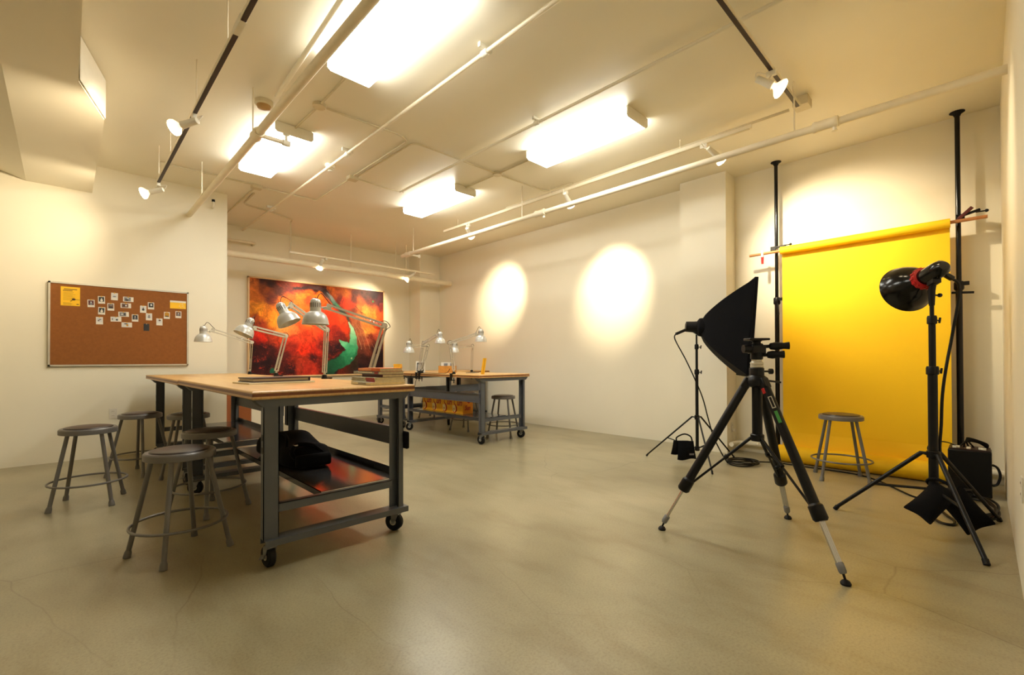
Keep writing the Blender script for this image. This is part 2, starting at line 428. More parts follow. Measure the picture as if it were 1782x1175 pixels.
# ------------------------------------------------------------------ pipes
def rod(m, x, y, z0, z1=CH, r=0.006): m.tube([(x, y, z0), (x, y, z1)], r, 6)
def pipes():
    t = thing('overhead_pipe', 'thick white pipe running from the top edge to the cork board wall', 'pipe', (1.17, 4.7, 3.07))
    MB().tube([(1.165, -0.12, 3.07), (1.17, 7.3, 3.07)], 0.032, 16).build('pipe_run', 'pipe', t)
    MB().lathe([(0.043, -0.07), (0.047, -0.05), (0.043, -0.03), (0.043, 0.03), (0.047, 0.05), (0.043, 0.07)], (1.168, 4.30, 3.07), (0, 1, 0), 18).build('coupling', 'pipe', t)
    for y in (1.9, 4.286, 6.3):
        m = MB(); rod(m, 1.13, y, 3.07); m.build('hanger_rod', 'pipe', t)
    MB().tube([(1.168, 4.30, 3.07), (1.40, 4.30, 3.07)], 0.019, 12).build('branch', 'pipe', t)
    m = MB().lathe([(0.026, 0), (0.028, 0.03), (0.026, 0.06)], (1.37, 4.30, 3.07), (1, 0, 0), 14)
    m.tube([(1.40, 4.30, 3.07), (1.40, 4.30, 3.13)], 0.012, 8); m.lathe([(0.004, 0), (0.028, 0.004), (0.028, 0.008)], (1.40, 4.30, 3.14), (0, 0, 1), 14)
    m.build('sprinkler_head', 'white', t)
    # right pipe
    t = thing('overhead_pipe', 'long bright white pipe crossing to the right wall above the tripod', 'pipe', (4.335, 3.5, 3.01))
    MB().tube([(4.345, -0.126, 3.01), (4.325, 7.25, 3.01)], 0.031, 16).build('pipe_run', 'pipe', t)
    for y in (0.86, 3.92, 7.05):
        MB().lathe([(0.041, -0.085), (0.047, -0.07), (0.041, -0.05), (0.041, 0.05), (0.047, 0.07), (0.041, 0.085)], (4.333, y, 3.01), (0, 1, 0), 18).build('coupling', 'pipe', t)
    for y in (0.80, 3.86):
        m = MB().tube([(4.333, y, 3.0), (4.333, y, 2.945)], 0.014, 10); m.lathe([(0.004, 0), (0.022, 0.004), (0.022, 0.008)], (4.333, y, 2.935), (0, 0, 1), 12)
        m.build('sprinkler_head', 'white', t)
    m = MB().tube([(4.333, 7.05, 3.01), (4.52, 7.02, 3.0)], 0.016, 10); m.lathe([(0.02, 0), (0.032, 0.03), (0.032, 0.04)], (4.50, 7.02, 3.0), (1, 0, 0), 12)
    m.build('sprinkler_head', 'white', t)
    for y in (1.078, 4.25, 6.9):
        m = MB(); rod(m, 4.335, y, 3.03); m.build('hanger_rod', 'pipe', t)
    # back pipe
    t = thing('overhead_pipe', 'thick white pipe running across above the red painting', 'pipe', (4, 8.06, 2.8))
    MB().tube([(1.607, 8.06, 2.795), (6.0, 8.06, 2.805)], 0.052, 18).build('pipe_run', 'pipe', t)
    MB().lathe([(0.058, -0.08), (0.064, -0.06), (0.058, -0.04), (0.058, 0.04), (0.064, 0.06), (0.058, 0.08)], (4.95, 8.06, 2.803), (1, 0, 0), 18).build('coupling', 'pipe', t)
    for x in (2.69, 3.75, 4.9):
        m = MB(); rod(m, x, 8.06, 2.83, r=0.008); m.build('hanger_rod', 'pipe', t)
    t = thing('wall_pipe', 'short white pipe stub high on the back wall, left of the painting', 'pipe', (2.0, 8.75, 3.16))
    MB().tube([(1.607, 8.74, 3.165), (2.34, 8.74, 3.165)], 0.022, 12).build('pipe_run', 'pipe', t)
    MB().tube([(2.34, 8.74, 3.165), (2.34, 8.9, 3.165)], 0.022, 12).build('wall_elbow', 'pipe', t)
    # ceiling pipes
    t = thing('ceiling_pipe', 'slim white pipe along the ceiling through the middle of the picture', 'pipe', (2.2, 4.5, 3.39))
    MB().tube([(2.2, -0.12, 3.395), (2.19, 8.9, 3.395)], 0.016, 10).build('pipe_run', 'pipe', t)
    for y in (2.53, 4.82, 7.4):
        m = MB().lathe([(0.026, -0.03), (0.026, 0.03)], (2.2, y, 3.395), (0, 1, 0), 12); m.box(2.14, 2.26, y-0.012, y+0.012, 3.415, CH); m.build('pipe_clamp', 'white', t)
    t = thing('ceiling_pipe', 'slim cream pipe along the ceiling left of the long middle light', 'pipe', (3.22, 2.9, 3.4))
    MB().tube([(3.22, -0.12, 3.405), (3.22, 5.45, 3.405)], 0.015, 10).build('pipe_run', 'ceiling', t)
    m = MB().lathe([(0.025, -0.03), (0.025, 0.03)], (3.22, 2.95, 3.405), (0, 1, 0), 12); m.box(3.16, 3.28, 2.94, 2.96, 3.42, CH); m.build('pipe_clamp', 'white', t)
    t = tag(MB().tube([(1.13, 0.4, 3.40), (1.29, 4.2, 3.40)], 0.018, 10).build('ceiling_conduit', 'ceiling'), 'cream conduit on the ceiling beside the left white pipe', 'conduit')
    # pipe in the niche, at the foot of the walls
    t = thing('wall_pipe', 'cream pipe at the foot of the niche wall behind the backdrop', 'pipe', (6.03, 1.0, 0.11))
    MB().tube(rounded([(5.80, 2.14, 0.11), (6.03, 2.14, 0.11), (6.03, -0.126, 0.11)], 0.08), 0.028, 12).build('pipe_run', 'wall', t)
    m = MB()
    for y in (0.05, 1.9): m.torus((6.03, y, 0.11), (0, 1, 0), 0.03, 0.006, 20, 6)
    m.build('pipe_strap', 'wall', t)
    # stub on the cork board wall
    t = thing('wall_conduit', 'small white conduit fitting at the top right end of the cork board wall', 'conduit', (1.43, 7.25, 3.25))
    MB().tube(rounded([(1.43, 7.3, 3.22), (1.43, 7.24, 3.22), (1.43, 7.24, 3.30)], 0.02), 0.014, 10).build('elbow', 'white', t)
    MB().lathe([(0.02, 0), (0.02, 0.03)], (1.43, 7.24, 3.29), (0, 0, 1), 12).build('collar', 'black', t)
pipes()

M['tan'] = mat('tan_plastic', '#b08a50', 0.5)
def conduits():
    z = 3.435
    def con(pts, label, zz=z, r=0.009):
        tag(MB().tube(rounded([(x, y, zz) for x, y in pts], 0.09), r, 8).build('ceiling_conduit', 'conduit'), label, 'conduit')
    con([(1.62, 3.46), (1.63, 4.10)], 'thin conduit on the ceiling from the largest light to the round junction box')
    con([(1.63, 4.20), (1.62, 4.71)], 'thin conduit on the ceiling from the round junction box to the second light')
    con([(1.70, 4.15), (2.43, 4.12), (2.56, 4.18), (2.56, 5.42)], 'thin looping conduit on the ceiling right of the round junction box')
    con([(2.57, 5.60), (2.57, 6.63), (2.08, 6.65), (1.84, 6.66)], 'thin conduit on the ceiling bending left towards the cork board wall')
    con([(1.76, 6.62), (0.78, 6.61)], 'thin dark-shadowed conduit on the ceiling above the cork board wall')
    con([(2.64, 5.50), (3.09, 5.53), (3.30, 5.50)], 'thin short conduit on the ceiling right of the square junction box')
    con([(2.61, 5.42), (2.62, 4.16), (3.76, 4.16)], 'thin angled conduit on the ceiling above the two middle lights')
    con([(3.86, 4.16), (4.68, 4.14), (4.72, 3.7)], 'thin conduit on the ceiling joining the long track line')
    con([(3.81, 4.22), (3.81, 4.775)], 'thin conduit on the ceiling from the smallest light')
    con([(3.81, 4.10), (3.80, 3.49)], 'thin conduit on the ceiling from the long middle light')
    con([(1.80, 6.72), (1.79, 8.9)], 'thin conduit on the ceiling running back to the painting wall')
    tag(MB().tube(rounded([(1.85, 6.95, z), (1.86, 7.55, z), (2.25, 7.64, z), (2.66, 7.86, z), (2.66, 7.95, z), (2.66, 7.95, 2.95)], 0.12), 0.011, 8).build('ceiling_conduit', 'conduit'),
        'white conduit that drops from the ceiling to the far light track', 'conduit')
    for x, y, lab in ((1.63, 4.15, 'round junction box on the ceiling between the two left lights'),
                      (3.81, 4.16, 'round junction box on the ceiling between the two right lights')):
        m = MB().lathe([(0.055, 0), (0.055, 0.03)], (x, y, CH-0.031), (0, 0, 1), 20)
        tag(m.build('junction_box', 'conduit'), lab, 'junction box')
    for x, y, lab in ((2.58, 5.51, 'square junction box on the ceiling near the smoke detector'),
                      (1.80, 6.66, 'square junction box on the ceiling by the cork board wall')):
        tag(MB().box(x-0.06, x+0.06, y-0.05, y+0.05, CH-0.045, CH-0.001).build('junction_box', 'conduit', bevel=0.004), lab, 'junction box')
    t = thing('smoke_detector', 'white cone smoke detector on the slim middle pipe', 'smoke detector', (2.23, 5.4, CH))
    MB().lathe([(0.055, 0), (0.06, -0.02), (0.045, -0.03)], (2.23, 5.35, CH-0.001), (0, 0, 1), 22).build('base', 'white', t)
    MB().lathe([(0.045, -0.03), (0.05, -0.045), (0.035, -0.05), (0.04, -0.06), (0.022, -0.068), (0.026, -0.078), (0.008, -0.086)], (2.23, 5.35, CH), (0, 0, 1), 22).build('sensor', 'white', t)
    t = thing('smoke_detector', 'tan round smoke detector behind the left white pipe', 'smoke detector', (1.30, 4.5, CH))
    MB().lathe([(0.075, 0), (0.075, -0.03), (0.06, -0.04)], (1.26, 4.45, CH-0.001), (0, 0, 1), 24).build('base', 'conduit', t)
    MB().lathe([(0.06, -0.04), (0.05, -0.065), (0.02, -0.075)], (1.26, 4.45, CH), (0, 0, 1), 24).build('sensor', 'tan', t)
conduits()

# ------------------------------------------------------------------ tracks and track heads
def tracks():
    t = thing('light_track', 'dark suspended light track at the left, over the stools', 'track', (0.715, 4, 3.07))
    for a, b in ((-0.1, 2.93), (3.02, 6.25)):
        m = MB().box(0.70, 0.73, a, b, 3.065, 3.095); m.build('rail', 'pipe', t)
        MB().box(0.702, 0.728, a, b, 3.058, 3.066).build('slot', 'track_dark', t, label='dark slot')
    MB().box(0.698, 0.732, 2.90, 3.05, 3.055, 3.10).build('joiner', 'white', t)
    for y in (1.9, 3.25, 4.185, 5.40, 6.15):
        m = MB(); rod(m, 0.715, y, 3.09, r=0.004); m.build('hanger_rod', 'pipe', t)
    t = thing('light_track', 'dark light track on the ceiling at the top right', 'track', (3.7, 1.11, 3.36))
    MB().box(2.0, 4.58, 1.09, 1.12, 3.34, 3.37).build('rail', 'pipe', t)
    MB().box(2.0, 4.55, 1.092, 1.118, 3.333, 3.341).build('slot', 'track_dark', t, label='dark slot')
    for x in (2.6, 4.4):
        m = MB(); rod(m, x, 1.105, 3.37, r=0.004); m.build('hanger_rod', 'pipe', t)
    t = thing('light_track', 'long cream light track running beside the bright white pipe', 'track', (4.62, 3.7, 3.35))
    MB().box(4.60, 4.63, 1.5, 6.38, 3.32, 3.35).build('rail', 'pipe', t)
    MB().box(4.603, 4.627, 1.52, 6.38, 3.313, 3.321).build('slot', 'conduit', t)
    MB().tube([(4.66, 1.2, 3.385), (4.66, 4.9, 3.385)], 0.013, 8).build('conduit_run', 'conduit', t)
    for y in (2.2, 4.0, 6.0):
        m = MB(); rod(m, 4.615, y, 3.35, r=0.004); m.build('hanger_rod', 'pipe', t)
    MB().box(4.60, 4.74, 1.04, 1.16, 3.37, CH-0.001).build('junction_box', 'conduit', t, bevel=0.004)
    t = thing('light_track', 'thin cream light track hanging in front of the red painting', 'track', (4, 7.95, 2.92))
    MB().box(2.64, 5.5, 7.935, 7.965, 2.915, 2.945).build('rail', 'pipe', t)
    for x in (3.69, 4.6, 5.15):
        m = MB(); rod(m, x, 7.95, 2.94, r=0.005); m.build('hanger_rod', 'pipe', t)
tracks()

def track_head(track_pt, bulb_c, aim, label, power, size=70, blend=1.0, r=0.048):
    """adapter on the track, bent stem, lamp holder and reflector flood bulb"""
    tp, c = V(track_pt), V(bulb_c); d = (V(aim)-c).normalized()
    t = thing('track_spotlight', label, 'spotlight', tp, 'track spotlights')
    MB().box(tp.x-0.014, tp.x+0.014, tp.y-0.035, tp.y+0.035, tp.z-0.035, tp.z+0.004).build('adapter', 'white', t, bevel=0.003)
    back = c - d*0.21
    MB().tube(smoothpath([tp+V((0, 0, -0.03)), tp*0.55+(c-d*0.10)*0.45+V((0, 0, 0.0)), c-d*0.11]), 0.006, 8).build('stem', 'white', t)
    MB().tube(smoothpath([tp+V((0, 0, -0.03)), (tp+back)/2 - d*0.05+V((0, 0, -0.0)), back]), 0.0035, 6).build('wire', 'white', t)
    MB().lathe([(0.012, -0.20), (0.024, -0.195), (0.027, -0.10), (0.029, -0.065)], c, d, 20).build('lamp_holder', 'white', t)
    bulb = MB().lathe([(0.019, -0.068), (0.021, -0.052), (0.030, -0.040), (r*0.92, -0.014), (r, 0.0)], c, d, 24, caps=False).build('bulb', 'bulbglass', t)
    MB().lathe([(r, 0.0), (r*0.93, 0.008), (r*0.6, 0.014), (0.0, 0.017)], c, d, 24, caps=False).build('bulb_face', 'glowface', bulb)
    ld = bpy.data.lights.new('flood_beam', 'SPOT'); ld.energy = power; ld.color = TUNG
    ld.spot_size = R(size); ld.spot_blend = blend; ld.shadow_soft_size = 0.035
    lo = bpy.data.objects.new('flood_beam', ld); COL.objects.link(lo)
    lo.parent = t
    m = d.to_track_quat('-Z', 'Y').to_matrix().to_4x4()
    lo.matrix_world = Matrix.Translation(c+d*0.045) @ m
    lo.matrix_parent_inverse = Matrix.Identity(4)
    lo.location = (c+d*0.045) - tp; lo.rotation_euler = m.to_euler()
P_ = SPOT_W
track_head((0.715, 4.28, 3.06), (0.60, 4.36, 2.95), (-1.2, 6.4, 2.3), 'lit track spotlight on the left track, farther from the cork board wall', P_*0.9, 100, r=0.062)
track_head((0.715, 6.20, 3.06), (0.60, 6.30, 2.95), (-1.3, 7.5, 2.3), 'lit track spotlight nearest the cork board wall', P_*0.45, 100, r=0.062)
track_head((3.84, 1.105, 3.33), (3.76, 1.02, 3.13), (4.05, -0.126, 2.2), 'lit track spotlight at the top right, its bright face turned to the camera', P_*0.5, 60, r=0.066)
track_head((4.615, 1.95, 3.31), (4.66, 1.79, 3.12), (6.0, 1.14, 2.28), 'track spotlight on the long track, nearest the column', P_*2.3, 76, r=0.06)
track_head((4.615, 3.74, 3.31), (4.60, 3.64, 3.11), (6.0, 3.92, 2.24), 'track spotlight over the middle of the long wall', P_*3.0, 52, r=0.06)
track_head((4.615, 5.72, 3.31), (4.62, 5.66, 3.11), (6.0, 6.38, 2.38), 'track spotlight at the far end of the long track', P_*2.8, 50, r=0.06)
track_head((3.24, 7.95, 2.915), (3.16, 8.02, 2.745), (3.2, 8.9, 1.9), 'lit track spotlight over the left half of the red painting', P_*0.9, 88, r=0.06)
track_head((5.02, 7.95, 2.915), (4.86, 7.99, 2.745), (4.3, 8.9, 2.0), 'lit track spotlight over the right edge of the red painting', P_*0.9, 88, r=0.06)

# ------------------------------------------------------------------ stools
def make_stool():
    t = thing('stool', '', 'stool', (0, 0, 0), 'round grey metal stools')
    H = 0.60
    MB().lathe([(0.150, H+0.006), (0.170, H+0.008), (0.178, H+0.002), (0.180, H-0.004), (0.180, H-0.034), (0.176, H-0.036), (0.174, H-0.030), (0.150, H-0.004)], (0, 0, 0), (0, 0, 1), 48, caps=False).build('seat_rim', 'stool', t)
    MB().lathe([(0.149, H-0.006), (0.152, H+0.008), (0.147, H+0.015), (0.120, H+0.021), (0.06, H+0.024), (0.0, H+0.025)], (0, 0, 0), (0, 0, 1), 48, caps=False).build('seat_pad', 'pad', t)
    for k in range(4):
        a = PI/4+k*PI/2; c, s = math.cos(a), math.sin(a)
        top, bot = V((0.140*c, 0.140*s, H-0.02)), V((0.262*c, 0.262*s, 0.0))
        P = lambda u: top.lerp(bot, u)
        MB().tube([P(0), P(0.10), P(0.93)], [0.0135, 0.0135, 0.0135], 14).build('leg', 'stool', t)
        MB().tube([P(0.925), P(0.95), P(1.0)], [0.0145, 0.019, 0.020], 14).build('leg_cap', 'stool', t)
    MB().torus((0, 0, 0.185), (0, 0, 1), 0.240, 0.008, 48, 8).build('foot_ring', 'stool', t)
    return t
stool0 = make_stool()
_first = True
for (x, y, a, lab) in (
    (0.50, 3.36, 20, 'grey stool nearest the camera, in front of the near workbench'),
    (0.142, 5.03, -15, 'grey stool farthest left, standing alone before the cork board wall'),
    (0.555, 5.99, 45, 'grey stool under the wall outlet, left of the far bench leg'),
    (0.90, 5.60, -20, 'grey stool tucked half behind the middle bench leg'),
    (0.80, 4.15, 30, 'grey stool right behind the nearest one, beside the bench'),
    (5.33, 0.955, 20, 'grey stool standing alone before the yellow backdrop'),
    (4.72, 5.03, 27, 'grey stool inside the near end of the far workbench, by the wall'),
    (5.27, 7.70, 20, 'grey stool behind the far benches with its seat above the rail'),
    (4.72, 5.93, 15, 'grey stool under the far workbench behind the yellow boxes'),
    (4.55, 8.02, 15, 'grey stool at the far end, seen between the two workbenches')):
    o = stool0 if _first else copy_tree(stool0)
    _first = False
    o.location = (x, y, 0); o.rotation_euler.z = R(a); o['label'] = lab

# ------------------------------------------------------------------ workbenches
def bench(x0, x1, y0, y1, ly0, ly1, ztop, side, label, bare=False):
    """shop bench on casters; side=+1: shelf and stringer on the +x half"""
    t = thing('workbench', label, 'workbench', ((x0+x1)/2, (y0+y1)/2, 0), 'rolling maple-top workbenches')
    th = 0.046
    zb = ztop-th
    def slab(o, za, zc):  # board with chamfered edges
        e = 0.006
        return MB().add([(x0+e, y0+e, za), (x1-e, y0+e, za), (x1-e, y1-e, za), (x0+e, y1-e, za),
                         (x0, y0, za+(e if o < 0 else 0)), (x1, y0, za+(e if o < 0 else 0)), (x1, y1, za+(e if o < 0 else 0)), (x0, y1, za+(e if o < 0 else 0)),
                         (x0, y0, zc-(e if o > 0 else 0)), (x1, y0, zc-(e if o > 0 else 0)), (x1, y1, zc-(e if o > 0 else 0)), (x0, y1, zc-(e if o > 0 else 0)),
                         (x0+e, y0+e, zc), (x1-e, y0+e, zc), (x1-e, y1-e, zc), (x0+e, y1-e, zc)],
                        [(3, 2, 1, 0), (12, 13, 14, 15)] + [(r*4+i, r*4+(i+1) % 4, r*4+4+(i+1) % 4, r*4+4+i) for r in range(3) for i in range(4)])
    top = slab(1, zb+0.033, ztop).build('tabletop', 'maple', t, smooth=False)
    MB().box(x0+0.002, x1-0.002, y0+0.002, y1-0.002, zb+0.016, zb+0.033).build('edge_band', 'edge_dark', top, smooth=False, label='dark brown band along the edge')
    slab(-1, zb, zb+0.016).build('lower_board', 'maple', top, smooth=False)
    lx0, lx1 = x0+0.112, x1-0.095     # leg centres
    lw, ld = 0.080, 0.045
    for li, (lx, sx) in enumerate(((lx0, 1), (lx1, 1))):
        for (ly, sy) in ((ly0, -1), (ly1, 1)):
            m = MB(); zt = zb-0.045; zz = 0.160
            a, b = ly-ld/2, ly+ld/2
            face = a if sy < 0 else b-0.004
            if li == 0:
                m.box(lx-lw/2, lx+lw/2, face, face+0.004, zz, zt)
                m.box(lx-lw/2, lx-lw/2+0.004, a, b, zz, zt); m.box(lx+lw/2-0.004, lx+lw/2, a, b, zz, zt)
            else:
                m.box(lx+0.002, lx+lw/2, a, a+0.004, zz, zt); m.box(lx-lw/2, lx+lw/2, b-0.004, b, zz, zt)
                m.box(lx+lw/2-0.004, lx+lw/2, a, b, zz, zt); m.box(lx+0.002, lx+0.006, a, a+0.012, zz, zt)
            # slots punched in the flange
            leg = m.build('leg', 'steel', t, smooth=False)
            s = MB()
            for k in range(2 if li == 0 else 0): s.box(lx-lw/2-0.0012, lx-lw/2, ly-0.008, ly+0.008, 0.70-k*0.07, 0.735-k*0.07)
            if li == 0: s.build('slot', 'black', leg, smooth=False)
            # caster
            c = thing('caster', '', '', (lx, ly, 0)); 
            for k in ('label', 'category'): del c[k]
            bpy.data.objects.remove(c)
            yaw = {(0, -1): 0.12, (0, 1): 0.9, (1, -1): 0.55, (1, 1): -0.7}[(li, sy)]
            ax = V((math.cos(yaw), math.sin(yaw), 0)); fw = V((-math.sin(yaw), math.cos(yaw), 0))
            wc = V((lx, ly, 0.060)) + fw*0.014
            fk = MB().obox(V((lx, ly, 0.112)), 0.05, 0.055, 0.004, ax, fw, (0, 0, 1))
            for q in (-1, 1):
                fk.extr([V((lx, ly, 0.112))+ax*(q*0.026)+fw*(-0.024), V((lx, ly, 0.112))+ax*(q*0.026)+fw*0.026, wc+ax*(q*0.026)+fw*0.010+V((0, 0, -0.012)), wc+ax*(q*0.026)-fw*0.010+V((0, 0, -0.012))], ax*0.003)
            fk.tube([wc-ax*0.030, wc+ax*0.030], 0.006, 8)
            fk.lathe([(0.026, 0.112), (0.026, 0.122)], (lx, ly, 0), (0, 0, 1), 16)
            if sy < 0: fk.bar(wc-ax*0.03+V((0, 0, 0.012)), wc-ax*0.055-fw*0.03+V((0, 0, 0.004)), 0.018, 0.004)
            fk = fk.build('caster_fork', 'caststeel', t)
            wh = MB().lathe([(0.012, -0.020), (0.052, -0.020), (0.060, -0.012), (0.060, 0.012), (0.052, 0.020), (0.012, 0.020)], wc, ax, 24).build('wheel', 'rubber', fk)
            MB().lathe([(0.022, -0.0215), (0.022, 0.0215)], wc, ax, 16).build('hub', 'alu', wh)
    for ly, sy in ((ly0, -1), (ly1, 1)):
        # channel under the top, tapered at its ends
        a = ly-0.045
        MB().extr([(x0+0.02, a, zb), (x1-0.01, a, zb), (x1-0.05, a, zb-0.045), (x0+0.065, a, zb-0.045)], (0, 0.09, 0)).build('top_channel', 'steel', t, smooth=False)
        # foot channel
        m = MB().box(lx0-0.035, lx1+0.065, ly-0.045, ly+0.045, 0.155, 0.160)
        m.box(lx0-0.035, lx1+0.065, ly-0.048, ly-0.044, 0.125, 0.160); m.box(lx0-0.035, lx1+0.065, ly+0.044, ly+0.048, 0.125, 0.160)
        m.build('foot_channel', 'steel', t, smooth=False)
        # end rail that carries the shelf
        yy = ly-0.018 if sy < 0 else ly-0.006
        m = MB().box(lx0+lw/2, lx1-lw/2, yy, yy+0.004, 0.298, 0.346); m.box(lx0+lw/2, lx1-lw/2, yy, yy+0.040, 0.342, 0.346)
        m.build('end_rail', 'steel', t, smooth=False)
    # stringer
    sxx = lx1 if side > 0 else lx0
    outer = sxx+0.02*side
    m = MB().box(outer-0.002, outer+0.002, ly0, ly1, 0.562, 0.684)
    m.box(min(outer, outer+0.03*side), max(outer, outer+0.03*side), ly0, ly1, 0.562, 0.566); m.box(min(outer, outer+0.03*side), max(outer, outer+0.03*side), ly0, ly1, 0.680, 0.684)
    m.box(min(outer, outer+0.03*side), max(outer, outer+0.03*side), ly0-0.01, ly0-0.006, 0.562, 0.684)
    m.build('stringer', 'steel', t, smooth=False)
    # lower shelf tray, half depth
    if side > 0: s0, s1 = x0+0.40, lx1+lw/2-0.005
    else: s0, s1 = lx0-lw/2+0.005, x1-0.40
    m = MB().box(s0, s1, ly0+0.02, ly1-0.02, 0.350, 0.354)
    m.box(s0, s0+0.003, ly0+0.02, ly1-0.02, 0.316, 0.354) if side > 0 else m.box(s1-0.003, s1, ly0+0.02, ly1-0.02, 0.316, 0.354)
    if side > 0: m.box(s1-0.003, s1, ly0+0.02, ly1-0.02, 0.330, 0.400)
    else: m.box(s0, s0+0.003, ly0+0.02, ly1-0.02, 0.316, 0.360)
    m.build('lower_shelf', 'shelfsteel', t, smooth=False)
    return t
M['caststeel'] = mat('zinc_fork', '#8a8c8e', 0.35, metal=0.6)
M['shelfsteel'] = mat('grey_shelf_steel', '#55565b', 0.14, metal=0.5, var=0.05, scale=4)
bench(0.705, 1.695, 2.68, 4.885, 2.76, 4.70, 0.978, 1, 'near workbench with a maple top, holding the book stack and open album')
bench(0.705, 1.695, 4.895, 7.08, 5.13, 6.84, 0.972, 1, 'second workbench end to end behind the near one, by the cork board wall')
bench(3.945, 4.925, 4.68, 6.71, 4.75, 6.55, 0.943, -1, 'far workbench with yellow boxes on its lower shelf')
bt = bench(4.48, 5.46, 6.245, 8.195, 6.33, 8.11, 0.943, 1, 'workbench turned crosswise behind the far one, reaching to the long wall')
bt.rotation_euler.z = -PI/2

# ------------------------------------------------------------------ desk lamps
def desk_lamp(base, elbow, wrist, neck, axis, label, rs=0.088, tz=0.978, cord=None, outw=(1, 0, 0)):
    base, elbow, wrist, neck, ax = V(base), V(elbow), V(wrist), V(neck), V(axis).normalized()
    t = thing('desk_lamp', label, 'desk lamp', (base.x, base.y, tz), 'silver spring-arm desk lamps')
    # clamp on the table edge
    ow = V(outw); 
    m = MB().tube([(base.x, base.y, tz), (base.x, base.y, tz+0.035)], [0.026, 0.020], 16)
    c = V((base.x, base.y, tz)); e = c+ow*0.050
    m.obox((c+e)/2+V((0, 0, 0.006)), 0.075, 0.045, 0.010, ow, V((0, 0, 1)).cross(ow), (0, 0, 1))
    m.obox(e+V((0, 0, -0.04)), 0.010, 0.045, 0.10, ow, V((0, 0, 1)).cross(ow), (0, 0, 1))
    m.obox((c+e)/2+V((0, 0, -0.088)), 0.06, 0.04, 0.010, ow, V((0, 0, 1)).cross(ow), (0, 0, 1))
    m.tube([c+V((0, 0, -0.052)), c+V((0, 0, -0.13))], 0.006, 8)
    m.build('clamp', 'black', t)
    up = V((0, 0, 1))
    def arm(a, b, name, gap=0.030):
        d = (b-a).normalized(); side = d.cross(up)
        if side.length < 0.05: side = d.cross(V((0.7, -0.7, 0)))
        side.normalize(); n = side.cross(d).normalized()
        m = MB()
        for s in (-0.5, 0.5):
            for q in (-0.010, 0.010):
                m.bar(a+n*(gap*s)+side*q, b+n*(gap*s)+side*q, 0.005, 0.011, n)
        o = m.build(name, 'arm', t, smooth=False)
        # spring
        L = (b-a).length*0.34; pts = []
        for i in range(70):
            u = i/69; an = u*2*PI*16
            pts.append(a+d*(0.03+L*u)+side*(math.cos(an)*0.006)+n*(math.sin(an)*0.006))
        MB().tube(pts, 0.0014, 4).build('spring', 'chrome', o)
    b0 = V((base.x, base.y, tz+0.035))
    MB().tube([b0-up*0.01, b0+up*0.03], 0.010, 10).build('swivel', 'arm', t)
    arm(b0+up*0.02, elbow, 'lower_arm'); arm(elbow, wrist, 'upper_arm')
    d1 = (wrist-elbow).normalized()
    s = d1.cross(up).normalized()
    MB().lathe([(0.021, -0.016), (0.021, 0.016)], elbow, s, 16).build('elbow_joint', 'arm', t)
    m = MB().obox(wrist, 0.035, 0.020, 0.045, d1, s, s.cross(d1)); m.tube([wrist, neck-ax*0.02+(wrist-neck).normalized()*0.02], 0.006, 8)
    m.lathe([(0.011, -0.02), (0.011, 0.02)], wrist+(neck-wrist)*0.3, s, 10)
    m.build('wrist_joint', 'arm', t)
    # shade: neck cap with slots + bell
    L = rs*1.02
    MB().lathe([(0.036, 0.0), (0.042, 0.003), (rs*0.64, L*0.13), (rs*0.80, L*0.30), (rs*0.91, L*0.52), (rs*0.975, L*0.78), (rs, L), (rs+0.002, L+0.002), (rs*0.955, L*0.78), (rs*0.89, L*0.53), (rs*0.78, L*0.32), (rs*0.60, L*0.16), (0.030, 0.010)], neck, ax, 40, caps=False).build('shade', 'lamp', t)
    nk = MB().lathe([(0.004, -0.090), (0.020, -0.088), (0.031, -0.078), (0.035, -0.062), (0.037, 0.002)], neck, ax, 28).build('bulb_housing', 'lamp', t)
    x, y, _ = frame_of(ax); m = MB()
    for k in range(16):
        a = 2*PI*k/16; rd = x*math.cos(a)+y*math.sin(a)
        m.obox(neck-ax*0.042+rd*0.0355, 0.032, 0.0035, 0.003, ax, rd.cross(ax), rd)
    m.build('vent_slots', 'track_dark', nk, smooth=False)
    MB().tube([neck-ax*0.086, neck-ax*0.100], 0.003, 6).build('switch', 'black', nk)
    # socket inside
    MB().lathe([(0.018, 0.0), (0.020, 0.02), (0.026, 0.045), (0.016, 0.062), (0.0, 0.066)], neck, ax, 16).build('bulb', 'paper', t)
    MB().tube(smoothpath([neck-ax*0.07, neck-ax*0.085+(wrist-neck)*0.4+up*0.03, wrist+up*0.035, wrist+d1*-0.04+up*0.01]), 0.0028, 6).build('cord', 'cable', t)
    MB().tube(smoothpath([elbow+d1*0.05+up*0.012, elbow+up*0.038-d1*0.01, elbow-d1*0.045+up*0.01, elbow-d1*0.02-up*0.02, elbow.lerp(b0, 0.2)]), 0.0028, 6).build('cord', 'cable', t)
    return t
desk_lamp((1.66, 3.25, 0), (1.739, 3.172, 1.404), (1.352, 3.262, 1.522), (1.251, 3.245, 1.484), (0.0, 0.0, -1), 'largest silver desk lamp with its arm reaching left over the painting')
desk_lamp((1.66, 4.10, 0), (1.665, 4.069, 1.415), (1.319, 3.93, 1.592), (1.25, 3.874, 1.519), (0.36, -0.28, -0.9), 'silver desk lamp with a tilted shade just left of the largest lamp')
desk_lamp((1.66, 5.40, 0), (1.740, 5.353, 1.412), (1.377, 5.148, 1.471), (1.284, 5.029, 1.479), (-0.42, -0.05, -0.9), 'silver desk lamp with its open shade turned to the camera', tz=0.972)
desk_lamp((1.66, 6.40, 0), (1.630, 6.212, 1.365), (1.23, 6.217, 1.494), (1.125, 6.162, 1.448), (0, 0, -1), 'silver desk lamp farthest left, in front of the wall edge', tz=0.972)
